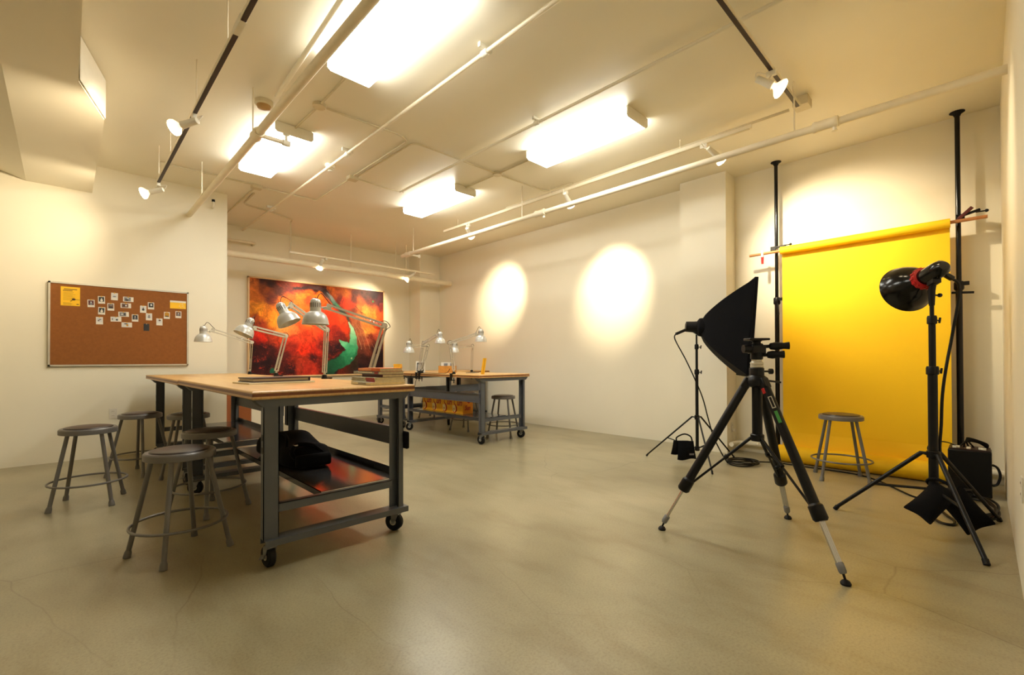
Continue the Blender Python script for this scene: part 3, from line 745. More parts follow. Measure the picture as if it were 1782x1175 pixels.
desk_lamp((3.985, 6.10, 0), (4.046, 6.022, 1.357), (3.659, 5.86, 1.355), (3.598, 5.847, 1.336), (0, 0, -1), 'small silver desk lamp at the left of the far workbench, arm level', rs=0.078, tz=0.943, outw=(-1, 0, 0))
desk_lamp((3.985, 6.18, 0), (3.989, 6.075, 1.402), (3.964, 5.67, 1.51), (3.971, 5.593, 1.473), (0, 0, -1), 'silver desk lamp second from left on the far workbench, arm raised', rs=0.078, tz=0.943, outw=(-1, 0, 0))
desk_lamp((4.885, 5.98, 0), (4.88, 5.955, 1.372), (4.477, 5.838, 1.352), (4.41, 5.824, 1.342), (0, 0, -1), 'silver desk lamp half hidden behind another arm on the far workbench', rs=0.075, tz=0.943)
LAMP8 = desk_lamp((3.985, 5.28, 0), (3.93, 5.297, 1.387), (4.119, 4.938, 1.504), (4.124, 4.844, 1.483), (0, 0, -1), 'silver desk lamp at the right of the far workbench, its shade highest', rs=0.084, tz=0.943, outw=(-1, 0, 0))

# lamp cords on the far bench
_l8 = (MB().tube(smoothpath([(3.97, 5.35, 1.02), (3.99, 5.45, 0.96), (4.0, 5.6, 0.948), (3.96, 5.75, 0.947), (3.99, 5.9, 0.947), (3.93, 6.05, 0.94), (3.90, 6.12, 0.85), (3.91, 6.2, 0.72), (3.93, 6.35, 0.70), (3.94, 6.42, 0.80), (3.93, 6.3, 0.92)]), 0.004, 6).build('power_cord', 'cable', LAMP8))
_ps = thing('power_strip', 'black power strip with a hanging cord between the two near workbenches', 'power strip', (1.59, 4.84, 0.5))
MB().box(1.575, 1.60, 4.80, 4.87, 0.50, 0.90).build('housing', 'black', _ps, bevel=0.004)
MB().tube(smoothpath([(1.60, 4.84, 0.88), (1.66, 4.87, 0.90), (1.73, 4.92, 0.8), (1.70, 4.88, 0.70), (1.66, 4.85, 0.62), (1.70, 4.86, 0.52), (1.60, 4.84, 0.52)]), 0.004, 6).build('cord', 'cable', _ps)

# ------------------------------------------------------------------ books
def book(x0, x1, y0, y1, z0, z1, spine, label, cover=None):
    """lying book, spine towards -x, page edges towards -y"""
    t = thing('book', label, 'book', ((x0+x1)/2, (y0+y1)/2, z0), 'books stacked on the near workbench')
    c = 0.0018
    m = MB().box(x0, x1, y0, y1, z0, z0+c); m.box(x0, x1, y0, y1, z1-c, z1); m.box(x0, x0+c, y0, y1, z0, z1)
    m.build('cover', spine, t, smooth=False)
    MB().box(x0+c, x1-0.004, y0+0.003, y1-0.003, z0+c, z1-c).build('pages', 'page', t, smooth=False)
    return t
def cm(name, h, r=0.45): M[name] = mat(name, h, r, var=0.05)
cm('orange_cover', '#dd6c2c'); cm('grey_cover', '#8b8a86'); cm('maroon_cover', '#5c1016'); cm('cream_cover', '#cfc7a8'); cm('cream_cover_b', '#c4bb9c'); cm('print_cover', '#d8cfb4'); cm('plum_cover', '#38242b')
cm('title_white', '#e8e4d6'); cm('title_pink', '#f0b488'); cm('spine_red', '#8e1420')
z = 0.980
bk = [(0.018, 'print_cover', 1.405, 1.665, 2.745, 3.02, 'pale book with a dark drawing on its spine, bottom of the stack'),
      (0.014, 'cream_cover', 1.44, 1.665, 2.75, 3.09, 'thin cream and red book, second from the bottom of the stack'),
      (0.0145, 'cream_cover_b', 1.438, 1.66, 2.755, 3.08, 'thin white-spined book with a red end, third from the bottom of the stack'),
      (0.0185, 'maroon_cover', 1.50, 1.66, 2.76, 3.05, 'dark red hardback in the middle of the stack'),
      (0.0185, 'grey_cover', 1.475, 1.665, 2.765, 3.13, 'grey book with white spine lettering, second from the top'),
      (0.0215, 'orange_cover', 1.485, 1.655, 2.77, 3.08, 'orange-spined book on top of the stack')]
for (h, mt, x0, x1, y0, y1, lab) in bk:
    b = book(x0, x1, y0, y1, z, z+h, mt, lab)
    e = x0-0.0006
    if mt == 'orange_cover':
        MB().box(e, x0, y0+0.12, y1-0.01, z+0.012, z+0.018).build('title_band', 'title_pink', b, smooth=False); MB().box(e, x0, y0+0.12, y1-0.02, z+0.004, z+0.008).build('title_band', 'title_pink', b, smooth=False)
    if mt == 'grey_cover':
        MB().box(e, x0, y0+0.09, y1-0.07, z+0.010, z+0.016).build('title_band', 'title_white', b, smooth=False); MB().box(e, x0, y0+0.01, y0+0.06, z+0.003, z+0.016).build('end_block', 'spine_red', b, smooth=False)
    if mt in ('cream_cover', 'cream_cover_b'):
        MB().box(e, x0, y0, y0+0.12, z, z+h).build('end_block', 'spine_red', b, smooth=False); MB().box(e, x0, y0+0.15, y1-0.01, z+0.005, z+h-0.005).build('title_band', 'grey_cover', b, smooth=False)
    if mt == 'print_cover':
        MB().box(e, x0, y0+0.06, y0+0.17, z+0.004, z+0.014).build('drawing', 'grey_cover', b, smooth=False)
    z += h+0.0006

# album on the near bench, a cream portfolio sheet below it
cm('album_page', '#b0a084')
t = thing('photo_album', 'large dark plum photo album lying on a cream folder', 'album', (1.15, 3.45, 0.985))
def apoly(dx, dy, w, l, rz=0.10):
    c, s = math.cos(rz), math.sin(rz)
    return [(dx+c*a-s*b, dy+s*a+c*b) for a, b in ((0, 0), (w, 0), (w, l), (0, l))]
ax0, ay0 = 0.925, 3.50
MB().prism(apoly(ax0, ay0, 0.40, 0.26), 0.990, 0.997).build('lower_cover', 'plum_cover', t, smooth=False)
MB().prism(apoly(ax0+0.005, ay0+0.005, 0.385, 0.25), 0.997, 1.013).build('pages', 'album_page', t, smooth=False)
MB().prism(apoly(ax0, ay0, 0.40, 0.26), 1.013, 1.021).build('upper_cover', 'plum_cover', t, smooth=False)
MB().prism(apoly(ax0+0.39, ay0+0.039, 0.012, 0.26), 0.990, 1.021).build('spine', 'plum_cover', t, smooth=False)
tag(MB().prism(apoly(ax0-0.03, ay0-0.03, 0.46, 0.30), 0.9785, 0.9895).build('folder', 'print_cover', bevel=0.001), 'cream folder lying under the dark photo album', 'folder')

# ------------------------------------------------------------------ bag on the lower shelf
def bag():
    t = thing('camera_bag', 'black padded camera bag lying on the lower shelf of the near workbench', 'bag', (1.28, 3.75, 0.36))
    m = MB(); rnd = random.Random(4)
    n = 14; k = 18
    rings = []
    for i in range(n+1):
        u = i/n; y = 3.38+0.95*u
        hw = 0.165*(1-abs(2*u-1)**5)**0.5+0.02; hh = (0.055+0.028*min(1, u*2.2)+0.014*math.sin(u*11+1))*(1-abs(2*u-1)**6)**0.5+0.012
        for j in range(k):
            a = 2*PI*j/k; ca, sa = math.cos(a), math.sin(a)
            px = 1.30+math.copysign(abs(ca)**0.55, ca)*hw*(1+rnd.uniform(-.05, .05)); pz = 0.356+hh+math.copysign(abs(sa)**0.6, sa)*hh*(1+(rnd.uniform(-.10, .10) if sa > 0 else 0))
            m.v.append(V((px, y+rnd.uniform(-.01, .01), max(pz, 0.3565))))
    for i in range(n):
        for j in range(k): m.f.append((i*k+j, i*k+(j+1) % k, (i+1)*k+(j+1) % k, (i+1)*k+j))
    m.f.append(tuple(range(k))); m.f.append(tuple(n*k+j for j in reversed(range(k))))
    m.build('body', 'fabric', t, subsurf=1)
    MB().tube(smoothpath([(1.18, 3.60, 0.50), (1.20, 3.65, 0.55), (1.22, 3.78, 0.57), (1.20, 3.92, 0.55), (1.18, 3.98, 0.50)]), 0.012, 8).build('handle', 'fabric', t)
    MB().tube(smoothpath([(1.18, 3.42, 0.44), (1.16, 3.44, 0.49), (1.22, 3.50, 0.525), (1.32, 3.47, 0.51), (1.40, 3.44, 0.44)]), 0.016, 8).build('strap', 'fabric', t)
    MB().rbox((1.20, 3.48, 0.525), 0.03, 0.02, 0.012, 0.3).build('buckle', 'chrome', t, bevel=0.002)
    MB().box(1.17, 1.42, 3.36, 3.42, 0.375, 0.465).build('pocket', 'fabric', t, bevel=0.02)
bag()
t = tag(MB().box(1.640, 1.668, 2.70, 2.79, 0.545, 0.66).build('rail_end_piece', 'fabric', bevel=0.01), 'small black end piece on the rail of the near workbench', 'pouch')  # black end piece of the stringer, beside the near right leg

# ------------------------------------------------------------------ lettered yellow boxes
cm('box_yellow', '#f2b21c', 0.5); cm('box_orange', '#e08a12', 0.5); cm('box_red', '#b32a12', 0.5); cm('box_cream', '#f3dc8a', 0.5)
def text_mesh(s, size, ext=0.0008):
    cu = bpy.data.curves.new('lettering', 'FONT'); cu.body = s; cu.size = size; cu.extrude = ext; cu.align_x = 'LEFT'; cu.resolution_u = 3; cu.shear = 0.25; cu.offset = 0.003
    o = bpy.data.objects.new('lettering', cu); COL.objects.link(o)
    dg = bpy.context.evaluated_depsgraph_get()
    me = bpy.data.meshes.new_from_object(o.evaluated_get(dg))
    bpy.data.objects.remove(o); bpy.data.curves.remove(cu)
    return me
_txt = text_mesh('un', 0.125)
_txt2 = text_mesh('Sun', 0.095)
def put_text(me, name, m, parent, org, ux, uy):
    ux, uy = V(ux), V(uy); uz = ux.cross(uy); off = parent.location
    o = bpy.data.objects.new(name, me.copy()); COL.objects.link(o)
    o.data.materials.clear(); o.data.materials.append(M[m])
    T = Matrix((ux, uy, uz)).transposed().to_4x4(); T.translation = V(org)-off
    o.data.transform(T); o.parent = parent
    return o
def swash_s(org, ux, uz, s, r=0.006):
    """big script S with a long curling tail"""
    P = [(0.62, 0.98), (0.50, 1.04), (0.34, 1.00), (0.24, 0.86), (0.30, 0.72), (0.46, 0.58), (0.56, 0.40), (0.56, 0.18), (0.44, 0.02), (0.26, -0.02), (0.12, 0.08), (0.10, 0.22), (0.20, 0.30), (0.30, 0.24), (0.26, 0.14)]
    pts = smoothpath([V(org)+V(ux)*(a*s)+V(uz)*(b*s) for a, b in P], 5)
    n = len(pts); rs = [r*(0.45+1.3*math.exp(-((i/n-0.45)/0.18)**2)) for i in range(n)]
    return MB().tube(pts, rs, 8)
ys = [5.29, 5.553, 5.801, 6.078, 6.338]
labs = ['yellow lettered box at the right end of the far bench shelf, its side in view', 'yellow lettered box second from the right on the far bench shelf',
        'yellow lettered box third from the right on the far bench shelf', 'yellow lettered box at the left end of the far bench shelf']
for i in range(4):
    y0, y1 = ys[i]+0.002, ys[i+1]-0.002
    xf = 4.155
    t = thing('product_box', labs[i], 'box', (xf+0.1, (y0+y1)/2, 0.355), 'yellow boxes on the far bench shelf')
    MB().box(xf, xf+0.19, y0, y1, 0.355, 0.60).build('carton', 'box_yellow', t, smooth=False)
    MB().box(xf-0.0006, xf, y0+0.15, y1-0.01, 0.375, 0.47).build('printed_patch', 'box_cream', t, smooth=False)
    # front faces -x: text runs towards -y
    swash_s((xf-0.0016, y1-0.012, 0.372), (0, -1, 0), (0, 0, 1), 0.17, 0.0058).build('swash_letter', 'box_red', t)
    put_text(_txt, 'lettering', 'box_red', t, (xf-0.0010, y1-0.115, 0.475), (0, -1, 0), (0, 0.0, 1))
    if i == 0:
        MB().box(xf+0.002, xf+0.19, y0-0.0008, y0, 0.357, 0.598).build('side_panel', 'box_orange', t, smooth=False, label='orange printed side')
        put_text(_txt2, 'lettering', 'box_red', t, (xf+0.035, y0-0.0018, 0.41), (0.75, 0, 0), (0, 0, 1))
        m = MB().lathe([(0.0, 0.0), (0.030, 0.0), (0.030, 0.001), (0.0, 0.001)], (xf+0.11, y0-0.0012, 0.535), (0, -1, 0), 20, caps=False)
        m.build('emblem', 'box_red', t)

# ------------------------------------------------------------------ things on the far bench
zt = 0.9435
FWv = V((0.698, 0.716, 0)); RTv = V((0.716, -0.698, 0))
def facing(name, c, w, h, th, lean, m, parent, bev=0.0):
    """thin slab facing the camera side, leaning back"""
    n = (-FWv*math.cos(lean)+V((0, 0, 1))*math.sin(lean)); up = (V((0, 0, 1))*math.cos(lean)+FWv*math.sin(lean))
    return MB().obox(V(c)+up*(h/2), w, th, h, RTv, -n, up).build(name, m, parent, bevel=bev)
t = thing('framed_photo', 'white-bordered black and white photo leaning by the lamp clamps on the far workbench', 'photo', (4.05, 6.02, zt))
facing('border', (4.06, 6.26, zt+0.003), 0.150, 0.185, 0.005, R(12), 'paper', t)
cm('photo_dark', '#26262a'); cm('photo_grey', '#77787c'); cm('photo_pale', '#c9cbcc'); cm('photo_red', '#5a1f22'); cm('photo_brown', '#6b4a38'); cm('photo_gold', '#b98412')
facing('picture', V((4.06, 6.26, zt+0.022))-FWv*0.003, 0.112, 0.140, 0.004, R(12), 'photo_dark', t)
facing('picture_light', V((4.06, 6.26, zt+0.035))-FWv*0.0055-RTv*0.02, 0.045, 0.10, 0.002, R(12), 'photo_pale', t)
M['boxwood'] = mat('light_box_wood', '#c08638', 0.5, var=0.12, scale=30)
t = thing('card_box', 'small wooden box filled with photo cards on the far workbench', 'box', (4.36, 5.92, zt))
c0 = V((4.33, 5.90, zt))
m = MB()
for a, b, w_, d_ in ((0, -0.055, 0.27, 0.008), (0, 0.055, 0.27, 0.008), (-0.131, 0, 0.008, 0.11), (0.131, 0, 0.008, 0.11)):
    m.obox(c0+RTv*a+FWv*b+V((0, 0, 0.055)), w_, d_, 0.11, RTv, FWv, (0, 0, 1))
m.obox(c0+V((0, 0, 0.005)), 0.26, 0.11, 0.008, RTv, FWv, (0, 0, 1))
m.build('tray', 'boxwood', t, smooth=False)
for a, b, w_, lab in ((-0.045, 0.01, 0.12, 'white photo card standing in the wooden box, left'), (0.055, 0.02, 0.12, 'white photo card standing in the wooden box, right')):
    k = thing('photo_card', lab, 'card', c0+RTv*a)
    facing('card', c0+RTv*a+FWv*b+V((0, 0, 0.012)), w_, 0.155, 0.004, R(8), 'paper', k)
    facing('picture', c0+RTv*(a+0.015)+FWv*(b-0.0035)+V((0, 0, 0.10)), 0.06, 0.05, 0.003, R(8), 'photo_grey', k)
t = thing('yellow_booklet', 'tall narrow yellow booklet standing at the near corner of the far workbench', 'booklet', (4.13, 4.82, zt))
cm('booklet_yellow', '#efb41c', 0.4); cm('booklet_dark', '#b87f10', 0.4)
p0 = V((4.13, 4.82, zt)); up = (V((0, 0, 1))+RTv*0.14).normalized()
MB().obox(p0+up*0.115, 0.05, 0.012, 0.225, RTv, FWv, up).build('cover', 'booklet_yellow', t, smooth=False)
MB().obox(p0+up*0.115+RTv*0.004-FWv*0.007, 0.006, 0.002, 0.225, RTv, FWv, up).build('fold', 'booklet_dark', t, smooth=False)
tag(MB().rbox((4.55, 5.55, zt+0.003), 0.20, 0.14, 0.005, 0.5).build('paper_sheet', 'photo_dark'), 'thin dark sheet lying between the lamps of the far workbench', 'paper')
for k in range(5):
    off = (0.004, -0.005, 0.0, 0.006, -0.003)[k]
    tag(MB().rbox((4.30+off, 7.36, zt+0.013+k*0.0265), 0.10, 0.13, 0.024, 0.75).build('film_box', 'booklet_yellow', bevel=0.002),
        ('yellow box at the bottom of the small stack behind the books', 'yellow box second from the bottom of the stack behind the books', 'yellow box in the middle of the stack behind the books',
         'yellow box second from the top of the stack behind the books', 'yellow box on top of the small stack behind the books')[k], 'box', 'yellow boxes stacked on the far workbench')

# brown cabinet in the recess
t = thing('cabinet', 'plain reddish-brown wooden cabinet behind the end of the cork board wall', 'cabinet', (1.85, 8.2, 0))
MB().box(1.615, 2.085, 7.95, 8.35, 0.0, 0.86).build('body', 'brownwood', t, smooth=False)
MB().box(1.612, 2.09, 7.94, 8.36, 0.86, 0.885).build('top', 'brownwood', t, smooth=False)
MB().box(1.63, 2.07, 7.942, 7.951, 0.06, 0.85).build('door', 'brownwood', t, bevel=0.002)

# ------------------------------------------------------------------ cork board
def corkboard():
    x0, x1, z0, z1 = -0.135, 1.163, 1.083, 2.040
    t = thing('cork_board', 'large brown cork board in a thin metal frame on the left wall', 'cork board', ((x0+x1)/2, 7.29, z0))
    MB().box(x0+0.012, x1-0.012, 7.278, 7.298, z0+0.012, z1-0.012).build('cork_panel', 'cork', t, smooth=False)
    m = MB()
    m.box(x0, x1, 7.270, 7.298, z0, z0+0.018); m.box(x0, x1, 7.270, 7.298, z1-0.018, z1)
    m.box(x0, x0+0.018, 7.270, 7.298, z0, z1); m.box(x1-0.018, x1, 7.270, 7.298, z0, z1)
    m.build('frame', 'alu', t, smooth=False)
    yb = 7.2775
    cm('pin_yellow', '#e5b400', 0.4)
    def photo(kind, x, z, dark, lab, tilt=0.0, blobs=()):
        w_, h_ = (0.062, 0.087) if kind == 'P' else (0.098, 0.058)
        t = thing('instant_photo', lab, 'photo', (x, yb, z), 'instant photos pinned to the cork board')
        ux = V((math.cos(tilt), 0, math.sin(tilt))); uz = V((-math.sin(tilt), 0, math.cos(tilt)))
        c = V((x, yb-0.0012, z))
        MB().obox(c, w_, 0.002, h_, ux, (0, 1, 0), uz).build('border', 'paper', t, smooth=False)
        if kind == 'P': pc, pw, ph = c+uz*0.008+V((0, -0.0013, 0)), 0.048, 0.054
        else: pc, pw, ph = c-ux*0.008+V((0, -0.0013, 0)), 0.062, 0.046
        p = MB().obox(pc, pw, 0.001, ph, ux, (0, 1, 0), uz).build('picture', dark, t, smooth=False)
        for (a, b, r1, r2, mm) in blobs:
            MB().ball(pc+ux*(a*pw/2)+uz*(b*ph/2), 1.0, 10, 6, (r1*pw/2, 0.0012, r2*ph/2)).build('figure', mm, p)
        MB().ball(c+uz*(h_/2-0.002)+V((0, -0.004, 0)), 0.006, 10, 6).build('push_pin', 'pin_yellow', t)
    face = lambda mm, body: ((0, -0.45, 0.6, 0.55, body), (0, 0.25, 0.3, 0.32, mm))
    pp = [('P', 0.219, 1.816, 'photo_red', 'instant photo farthest left on the cork board', face('photo_pale', 'photo_grey')),
          ('P', 0.310, 1.865, 'photo_dark', 'instant photo with a white figure on black, upper of the left pair', face('photo_pale', 'paper')),
          ('P', 0.426, 1.916, 'photo_pale', 'very pale instant photo, highest on the cork board', ((0, -0.3, 0.8, 0.3, 'photo_grey'),)),
          ('P', 0.312, 1.736, 'photo_dark', 'instant photo with a white figure on black, lower of the left pair', face('photo_pale', 'paper')),
          ('P', 0.393, 1.789, 'photo_brown', 'instant photo with a dark lower half, right of the left pair', ((0, -0.5, 0.9, 0.45, 'photo_dark'), (0, 0.5, 0.8, 0.3, 'photo_grey'))),
          ('P', 0.293, 1.619, 'photo_pale', 'pale instant photo, lowest at the left of the cork board', ((0.2, 0.2, 0.6, 0.3, 'photo_grey'), (-0.3, -0.3, 0.4, 0.3, 'photo_brown'))),
          ('P', 0.619, 1.670, 'photo_dark', 'instant photo of a pale face, just left of the black card', face('photo_pale', 'photo_grey')),
          ('P', 0.697, 1.784, 'photo_pale', 'instant photo of a person in dark clothes, above left of the black card', face('photo_brown', 'photo_dark')),
          ('P', 0.773, 1.832, 'photo_dark', 'instant photo with a bright spot on dark, highest right of the middle', ((0.1, 0.1, 0.5, 0.5, 'photo_pale'),)),
          ('P', 0.754, 1.694, 'photo_pale', 'pale instant photo right above the black card', face('photo_brown', 'photo_grey')),
          ('P', 0.858, 1.636, 'photo_pale', 'pale instant photo lowest on the right side of the cork board', ((0.1, 0.4, 0.6, 0.4, 'photo_brown'),)),
          ('P', 0.934, 1.723, 'photo_gold', 'instant photo with an orange-yellow picture', ((0, -0.7, 0.9, 0.25, 'photo_dark'),)),
          ('P', 1.054, 1.741, 'photo_brown', 'instant photo farthest right, under the yellow card', face('photo_pale', 'photo_grey')),
          ('L', 0.554, 1.894, 'photo_grey', 'wide instant photo at the top of the middle column', ((-0.2, -0.4, 0.6, 0.5, 'photo_dark'), (0.1, 0.4, 0.4, 0.3, 'photo_pale'))),
          ('L', 0.531, 1.816, 'photo_brown', 'wide instant photo second in the middle column', ((-0.3, -0.1, 0.3, 0.5, 'photo_dark'), (0.3, 0, 0.3, 0.5, 'photo_pale'))),
          ('L', 0.511, 1.709, 'photo_grey', 'wide instant photo third in the middle column', ((0.6, 0, 0.25, 0.8, 'photo_dark'), (-0.2, 0, 0.3, 0.5, 'photo_pale'))),
          ('L', 0.441, 1.645, 'photo_pale', 'wide instant photo lower left of the middle column', ((0.5, -0.3, 0.4, 0.5, 'photo_dark'), (-0.8, 0, 0.15, 0.6, 'photo_dark'))),
          ('L', 0.541, 1.582, 'photo_pale', 'wide instant photo at the bottom of the middle column', ((0.4, -0.2, 0.4, 0.6, 'photo_gold'), (0, 0.5, 0.7, 0.3, 'photo_dark')))]
    rnd = random.Random(2)
    for k, x, zz, dk, lab, bl in pp: photo(k, x, zz, dk, lab, rnd.uniform(-0.03, 0.03), bl)
    k = thing('black_card', 'small black card pinned to the lower middle of the cork board', 'card', (0.729, yb, 1.561))
    MB().box(0.729-0.028, 0.729+0.028, yb-0.003, yb, 1.561-0.044, 1.561+0.044).build('card', 'photo_dark', k, smooth=False)
    MB().ball((0.729, yb-0.005, 1.60), 0.006, 10, 6).build('push_pin', 'chrome', k)
    # yellow notice
    k = thing('notice', 'yellow printed notice at the top left of the cork board', 'notice', (0.045, yb, 1.88))
    cm('notice_yellow', '#f2bd12', 0.6); cm('notice_ink', '#7a5a0a', 0.6); cm('ink_dark', '#3c2408', 0.6)
    MB().box(-0.035, 0.125, yb-0.0015, yb, 1.775, 1.990).build('sheet', 'notice_yellow', k, smooth=False)
    yi = yb-0.0022
    m = MB()
    m.box(-0.010, 0.100, yi, yi+0.0007, 1.958, 1.968); m.box(-0.018, 0.062, yi, yi+0.0007, 1.942, 1.951)
    m.build('heading', 'notice_ink', k, smooth=False)
    m = MB(); rnd = random.Random(7)
    for i in range(8):
        m.box(-0.015, 0.06+rnd.uniform(0, 0.04), yi, yi+0.0007, 1.926-i*0.0125, 1.9285-i*0.0125)
    for i in range(3): m.box(-0.015, 0.05+rnd.uniform(0, 0.03), yi, yi+0.0007, 1.806-i*0.010, 1.8085-i*0.010)
    m.build('printed_lines', 'notice_ink', k, smooth=False)
    m = MB().ball((0.072, yi, 1.850), 1.0, 12, 6, (0.016, 0.001, 0.012)); m.box(0.085, 0.124, yi, yi+0.0007, 1.846, 1.850); m.ball((0.105, yi, 1.795), 1.0, 10, 6, (0.012, 0.001, 0.005))
    m.tube([(0.06, yi, 1.838), (0.045, yi, 1.825)], 0.003, 6)
    m.build('drawing', 'ink_dark', k)
    k = thing('notice', 'wide yellow and white card at the top right of the cork board', 'notice', (1.05, yb, 1.87))
    MB().box(0.966, 1.134, yb-0.0015, yb, 1.818, 1.918).build('sheet', 'notice_yellow', k, smooth=False)
    MB().box(0.966, 1.134, yb-0.0022, yb-0.0014, 1.896, 1.919).build('white_strip', 'paper', k, smooth=False)
    m = MB(); rnd = random.Random(9)
    for i in range(12):
        a, b = 1.06+0.065*rnd.random(), 1.825+0.06*rnd.random(); m.box(a, a+0.008, yi, yi+0.0007, b, b+0.004)
    m.build('printed_marks', 'print_cover', k, smooth=False)
corkboard()

# ------------------------------------------------------------------ painting
def paint_array(NX, NY, lin, asp):
    rng = np.random.default_rng(11)
    def vnoise(U_, V_, f):
        g = rng.random((64, 64)); x, y = U_*f, V_*f
        xi, yi = np.floor(x).astype(int), np.floor(y).astype(int); fx, fy = x-xi, y-yi
        fx, fy = fx*fx*(3-2*fx), fy*fy*(3-2*fy)
        G = lambda a, b: g[a % 64, b % 64]
        return (G(xi, yi)*(1-fx)+G(xi+1, yi)*fx)*(1-fy)+(G(xi, yi+1)*(1-fx)+G(xi+1, yi+1)*fx)*fy
    def fbm(U_, V_, f, o=5, p=0.55):
        s = 0; a = 1; tot = 0
        for i in range(o): s = s+a*vnoise(U_+i*1.7+5, V_+i*2.3+5, f*2**i); tot += a; a *= p
        return s/tot
    def cv(X, Y):
        g = (X-75)/1460; return g*7.93/(9.73-1.8*g), (Y-60-175*g)/(1083-218*g)
    u, v = np.meshgrid(np.linspace(0, 1, NX), np.linspace(0, 1, NY)); U1 = u*asp
    wx, wy = fbm(U1, v, 2.2)-0.5, fbm(U1, v, 2.2)-0.5
    w2x, w2y = fbm(U1+wx, v+wy, 5)-0.5, fbm(U1-wx, v+wy, 5)-0.5
    w3 = fbm(U1+w2x, v+w2y, 14)-0.5
    uu = u+wx*0.06+w2x*0.06+w3*0.03; vv = v+wy*0.09+w2y*0.09+w3*0.05
    P = '''100 120 c8641c|180 90 34141a|300 130 3a1612|450 120 8a2c14|110 250 d06a18|250 220 a04818|400 220 5c2016|330 300 6a2414|520 200 7a1e18|620 170 a03018|700 140 5a1614
110 380 f08a20|200 420 ff9a20|300 480 f88418|380 560 ff9a28|150 520 c04c10|250 600 a03414|110 620 7a2410|560 300 d85014|520 420 f07a1c|460 360 e06a1c|650 280 ff7418|640 380 f06418|740 230 f86a14|850 240 ff7a14|900 320 e05c18
760 320 c03a14|800 180 3c1418|880 200 4a1a1e|600 480 e86018|480 640 ff9a50|560 650 ff7a40|640 620 f04a20|740 600 ff6024|880 500 f02c10|950 520 ff2c08|1000 560 f03a14|1100 540 d84418
160 680 f02808|250 710 e82408|170 740 a01410|330 680 b03018|430 730 d83c1c|560 750 c83420|700 720 d83a1c|820 640 d83c1c|1000 640 a02016|1050 700 6c1414|1090 640 e83a10
120 830 2c0e16|220 820 3a1018|330 850 481418|440 820 7a1c18|560 840 8c1c18|650 870 f03010|760 870 e02a14|820 900 c8281a|140 950 30101a|250 980 280e18|350 960 3c121a|480 930 5a181a|600 960 a02a1a|700 1000 b8301c|780 960 3a1018|620 1060 a83020|520 1060 2a1018|740 1080 b4281c|860 820 7c1a18
940 800 3c1218|980 880 2c0f18|1060 920 8c2418|920 940 6a1a18|1120 870 2a0e18|1040 840 240c18|900 700 b02a1a
960 200 d0601c|1050 190 b04c1c|1150 210 8a3c1c|1120 260 c8641c|1060 310 6a1c18|1120 340 f03810|1180 370 e03410|1220 310 5a2018|1250 260 4a1c1c|1350 250 48201e|1450 250 2c1220|1500 330 4a1c28|1400 320 6a2420|1300 330 c05020
1200 430 7a3020|1280 420 d07030|1350 430 ff9440|1430 470 f87a30|1500 480 d85020|1300 500 d8804a|1380 560 e87838|1350 640 ffa448|1410 620 f08838|1250 540 a85a3c|1490 560 c03418|1520 420 6a1c20
1220 640 a05a40|1280 650 b86040|1300 740 8a4434|1360 760 b85038|1400 720 8c2c24|1460 680 c04a34|1500 760 5a1c24|1290 850 6a3028|1380 860 8a3c2c|1440 850 3c1620|1510 900 1c0c18|1320 960 3a1a1c|1420 980 240e1a|1250 1000 3a2a20|1300 1060 201018|1460 1080 180c16'''
    pts = [q.split() for line in P.split('\n') for q in line.split('|')]
    num = np.zeros((NY, NX, 3)); den = np.zeros((NY, NX))
    for X, Y, h in pts:
        a, b = cv(float(X), float(Y)); c = np.array(lin(h)[:3]); d2 = ((uu-a)*asp)**2+(vv-b)**2
        wgt = 1/(d2+0.0006)**2.0; num += wgt[..., None]*c; den += wgt
    C = num/den[..., None]
    grain = fbm(U1, v, 34, 4, 0.85); mid = fbm(U1+w2x*.5, v+w2y*.5, 8, 6, 0.7)
    ridge = 1-np.abs(2*fbm(U1+wx*1.2+w2x*.4, v+wy*1.2+w2y*.4, 3.2, 5, 0.6)-1)
    C = C*(0.35+1.25*mid)[..., None]*(0.62+0.75*grain)[..., None]
    vein = np.clip((ridge-0.90)/0.10, 0, 1)**1.5
    C = C*(1-0.45*vein[..., None])
    sp = np.clip((grain-0.58)*9, 0, 1)*np.clip((v-0.42)*5, 0, 1)*np.clip(1-(u-0.55)*6, 0, 1)*np.clip((mid-0.38)*6, 0, 1)
    C = C*(1-sp[..., None]*0.6)+np.array(lin('d03a20')[:3])*sp[..., None]*0.6
    # thin pale flow lines at the right
    ru, rv = u+wx*0.03+w2x*0.03+w3*0.012, v+wy*0.05+w2y*0.05+w3*0.02
    def river(pl):
        best = np.full((NY, NX), 9.0); tt = np.zeros((NY, NX)); q = [cv(a, b)+(w/1240,) for a, b, w in pl]
        for i in range(len(q)-1):
            a0, b0, w0 = q[i]; a1, b1, w1 = q[i+1]; dx, dy = (a1-a0)*asp, b1-b0
            s = np.clip((((ru-a0)*asp)*dx+(rv-b0)*dy)/(dx*dx+dy*dy), 0, 1)
            dd = np.hypot((ru-a0)*asp-s*dx, rv-b0-s*dy)/(w0+(w1-w0)*s)
            k = dd < best; best[k] = dd[k]; tt[k] = ((i+s)/(len(q)-1))[k]
        return best, tt
    fl = fbm(U1+wx, v+wy, 9, 5, .65)
